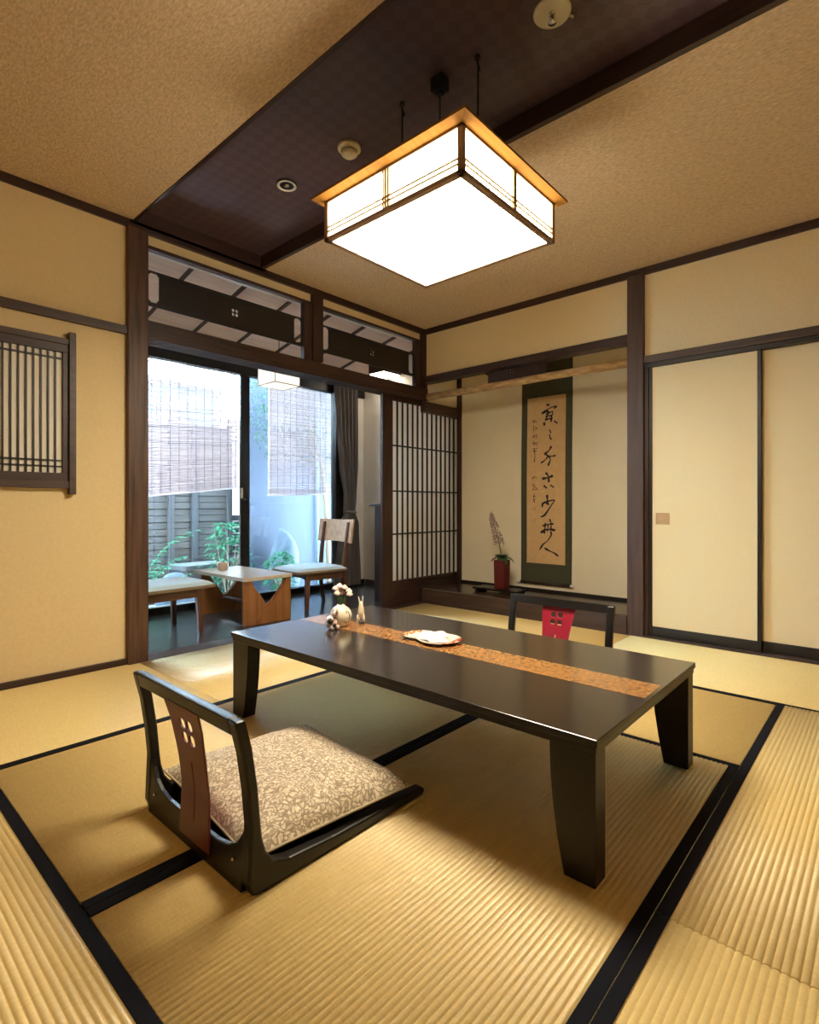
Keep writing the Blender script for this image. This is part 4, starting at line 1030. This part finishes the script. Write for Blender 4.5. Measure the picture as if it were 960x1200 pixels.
# tree behind the right blind
tr = thing('garden_tree', 'leafy garden tree behind the right bamboo blind', 'tree', (4.1, 4.92, -.22))
tk = M().tube([(4.1, 4.92, -.22), (4.09, 4.94, .6), (4.05, 5.0, 1.3), (3.9, 5.15, 2.0), (3.95, 5.2, 2.6)], [.035, .03, .026, .02, .01], 8)
for k in range(9):
    a = k * 2.1; z = 1.2 + k * .13
    tk.tube([(3.98, 5.1, z), (3.94 + .25 * math.cos(a), 5.17 + .12 * math.sin(a), z + .15), (3.94 + .5 * math.cos(a), 5.17 + .2 * math.sin(a), z + .22)], [.012, .008, .003], 5)
build('trunk', tk, TWIG, tr)
lv = M()
for i in range(1700):
    a = R.uniform(0, 2 * PI); q = R.random() ** .5; z = R.uniform(1.35, 2.6)
    w_ = .75 * math.sin(PI * min(1, max(.12, (z - 1.1) / 1.8))) ** .6
    leaf(lv, (3.86 + w_ * q * math.cos(a), 5.16 + .20 * q * math.sin(a), z), (R.uniform(-1, 1), R.uniform(-1, 1), R.uniform(-.6, .5)), R.uniform(.04, .075), .012, .4, 3)
build('foliage', lv, LEAFT, tr, fix=False)
# shrubs, fern, rock, stone
def shrub(cx, cy, rx, ry, h, n, label, name='shrub', zb=-.22):
    r = thing(name, label, 'shrub', (cx, cy, zb))
    tw = M(); lf = M()
    for k in range(12):
        a = k * 2.4; e = (cx + rx * .7 * math.cos(a), cy + ry * .7 * math.sin(a), zb + h * R.uniform(.55, .95))
        tw.tube([(cx, cy, zb), (cx + (e[0] - cx) * .4, cy + (e[1] - cy) * .4, zb + h * .4), e], [.008, .006, .002], 5)
    for i in range(n):
        a = R.uniform(0, 2 * PI); t = R.random(); q = math.sqrt(R.random()) * math.sin(PI * (.15 + .8 * t)) ** .6
        leaf(lf, (cx + rx * q * math.cos(a), cy + ry * q * math.sin(a), zb + h * (.12 + .88 * t)), (math.cos(a) + R.uniform(-.6, .6), math.sin(a) + R.uniform(-.6, .6), R.uniform(-.1, .8)), R.uniform(.05, .09), .017, .5, 3)
    build('stems', tw, TWIG, r); build('foliage', lf, LEAFG, r, fix=False)
shrub(2.88, 5.05, .24, .2, .88, 420, 'bright green shrub left of the black door stile')
shrub(3.44, 4.96, .19, .16, .55, 320, 'low green shrub right of the black door stile, before the rock')
fr_ = thing('fern', 'arching fern fronds at the left edge of the glass', 'fern', (1.90, 4.95, -.22))
ff = M()
for az, L, el in ((.1, .55, 1.25), (.35, .6, 1.1), (-.3, .5, 1.3), (.0, .45, .95), (.6, .45, 1.2), (2.6, .5, 1.1), (-2.2, .5, 1.1), (1.6, .5, 1.2), (-1.4, .45, 1.1), (.15, .85, 1.35), (.3, .8, 1.3)):
    pts = []
    for k in range(11):
        t = k / 10
        pts.append(Vector((1.90 + L * t * math.cos(az) * (math.cos(el) + .55 * t), 4.95 + L * t * math.sin(az) * (math.cos(el) + .55 * t), -.22 + L * 1.25 * (t * math.sin(el) - .35 * t ** 3) + .15 * t)))
    ff.tube(pts, [.004 * (1 - k / 11) + .001 for k in range(11)], 5)
    for k in range(2, 11):
        d = (pts[k] - pts[k - 1]).normalized(); sd2 = d.cross(Vector((0, 0, 1))).normalized()
        for s in (-1, 1): leaf(ff, pts[k], sd2 * s + d * .5, .10 * (1.2 - k / 12), .018, .35, 3)
build('fronds', ff, LEAFG, fr_, fix=False)
rk = M(); rk.ball((0, 0, 0), 1, 26, 18)
rv = []
for v in rk.v:
    n_ = 1 + .10 * math.sin(4 * v[0] + 2 * v[2]) + .07 * math.sin(7 * v[1] - 3 * v[0]) + .05 * math.sin(9 * v[2] + 5 * v[1])
    rv.append((3.70 + .19 * v[0] * n_, 5.26 + .16 * v[1] * n_, .14 + .38 * v[2] * n_))
rk.v = rv
single('garden_rock', rk, ROCK, 'pale blue grey standing rock in the garden behind the right pane', 'rock', (3.70, 5.26, -.22))
sl = M().plate(rrect(2.5, 5.25, 3.0, 5.6, .05, 4), [], lambda u, v, w: (u, v, .18 + w), .05); sl.box((2.58, 5.32, -.22), (2.92, 5.55, .18))
single('stone_ledge', sl, SLABM, 'low grey stone ledge in front of the board fence', 'stone', (2.75, 5.42, -.22), .006)
s3 = M(); s3.ball((2.36, 5.12, -.02), (.19, .14, .22), 16, 10)
single('garden_stone', s3, ROCK, 'rounded pale stone beside the fern', 'rock', (2.36, 5.12, -.22))
ps = thing('downpipe', 'thin pale pipe standing before the sky tinted wall', 'pipe', (4.35, 5.46, -.22))
build('pipe', M().tube([(4.35, 5.46, -.22), (4.35, 5.46, 1.85)], .018, 10), HOUSEWALL, ps)
build('bracket', M().lathe((4.35, 5.46, 1.0), [(.024, 0), (.024, .02)], 10), FENCEPOST, ps)

# ================================================================== LIGHT, CAMERA
w = bpy.data.worlds.new('sky'); SC.world = w; w.use_nodes = True
bg = w.node_tree.nodes['Background']
bg.inputs[0].default_value = (.68, .85, 1.0, 1); bg.inputs[1].default_value = 30.0
cam = bpy.data.cameras.new('camera'); co = bpy.data.objects.new('camera', cam); COL.objects.link(co)
cam.sensor_fit = 'VERTICAL'; cam.sensor_height = 36; cam.sensor_width = 28.8
cam.lens = 36 * 633.75 / 1200
cam.shift_y = -8 / 1200
cam.clip_start = .02
co.location = (0, 0, .84)
co.rotation_euler = (PI / 2, 0, math.radians(41.8) - PI / 2)
SC.camera = co
vs2 = SC.view_settings
SC.display_settings.display_device = 'sRGB'
vs2.view_transform = 'Standard'; vs2.look = 'None'; vs2.gamma = 1; vs2.use_curve_mapping = False
vs2.exposure = 1.7
cy = SC.cycles
cy.use_denoising = True
cy.max_bounces = 10; cy.diffuse_bounces = 6; cy.glossy_bounces = 5; cy.transparent_max_bounces = 12; cy.transmission_bounces = 6
cy.sample_clamp_indirect = 6
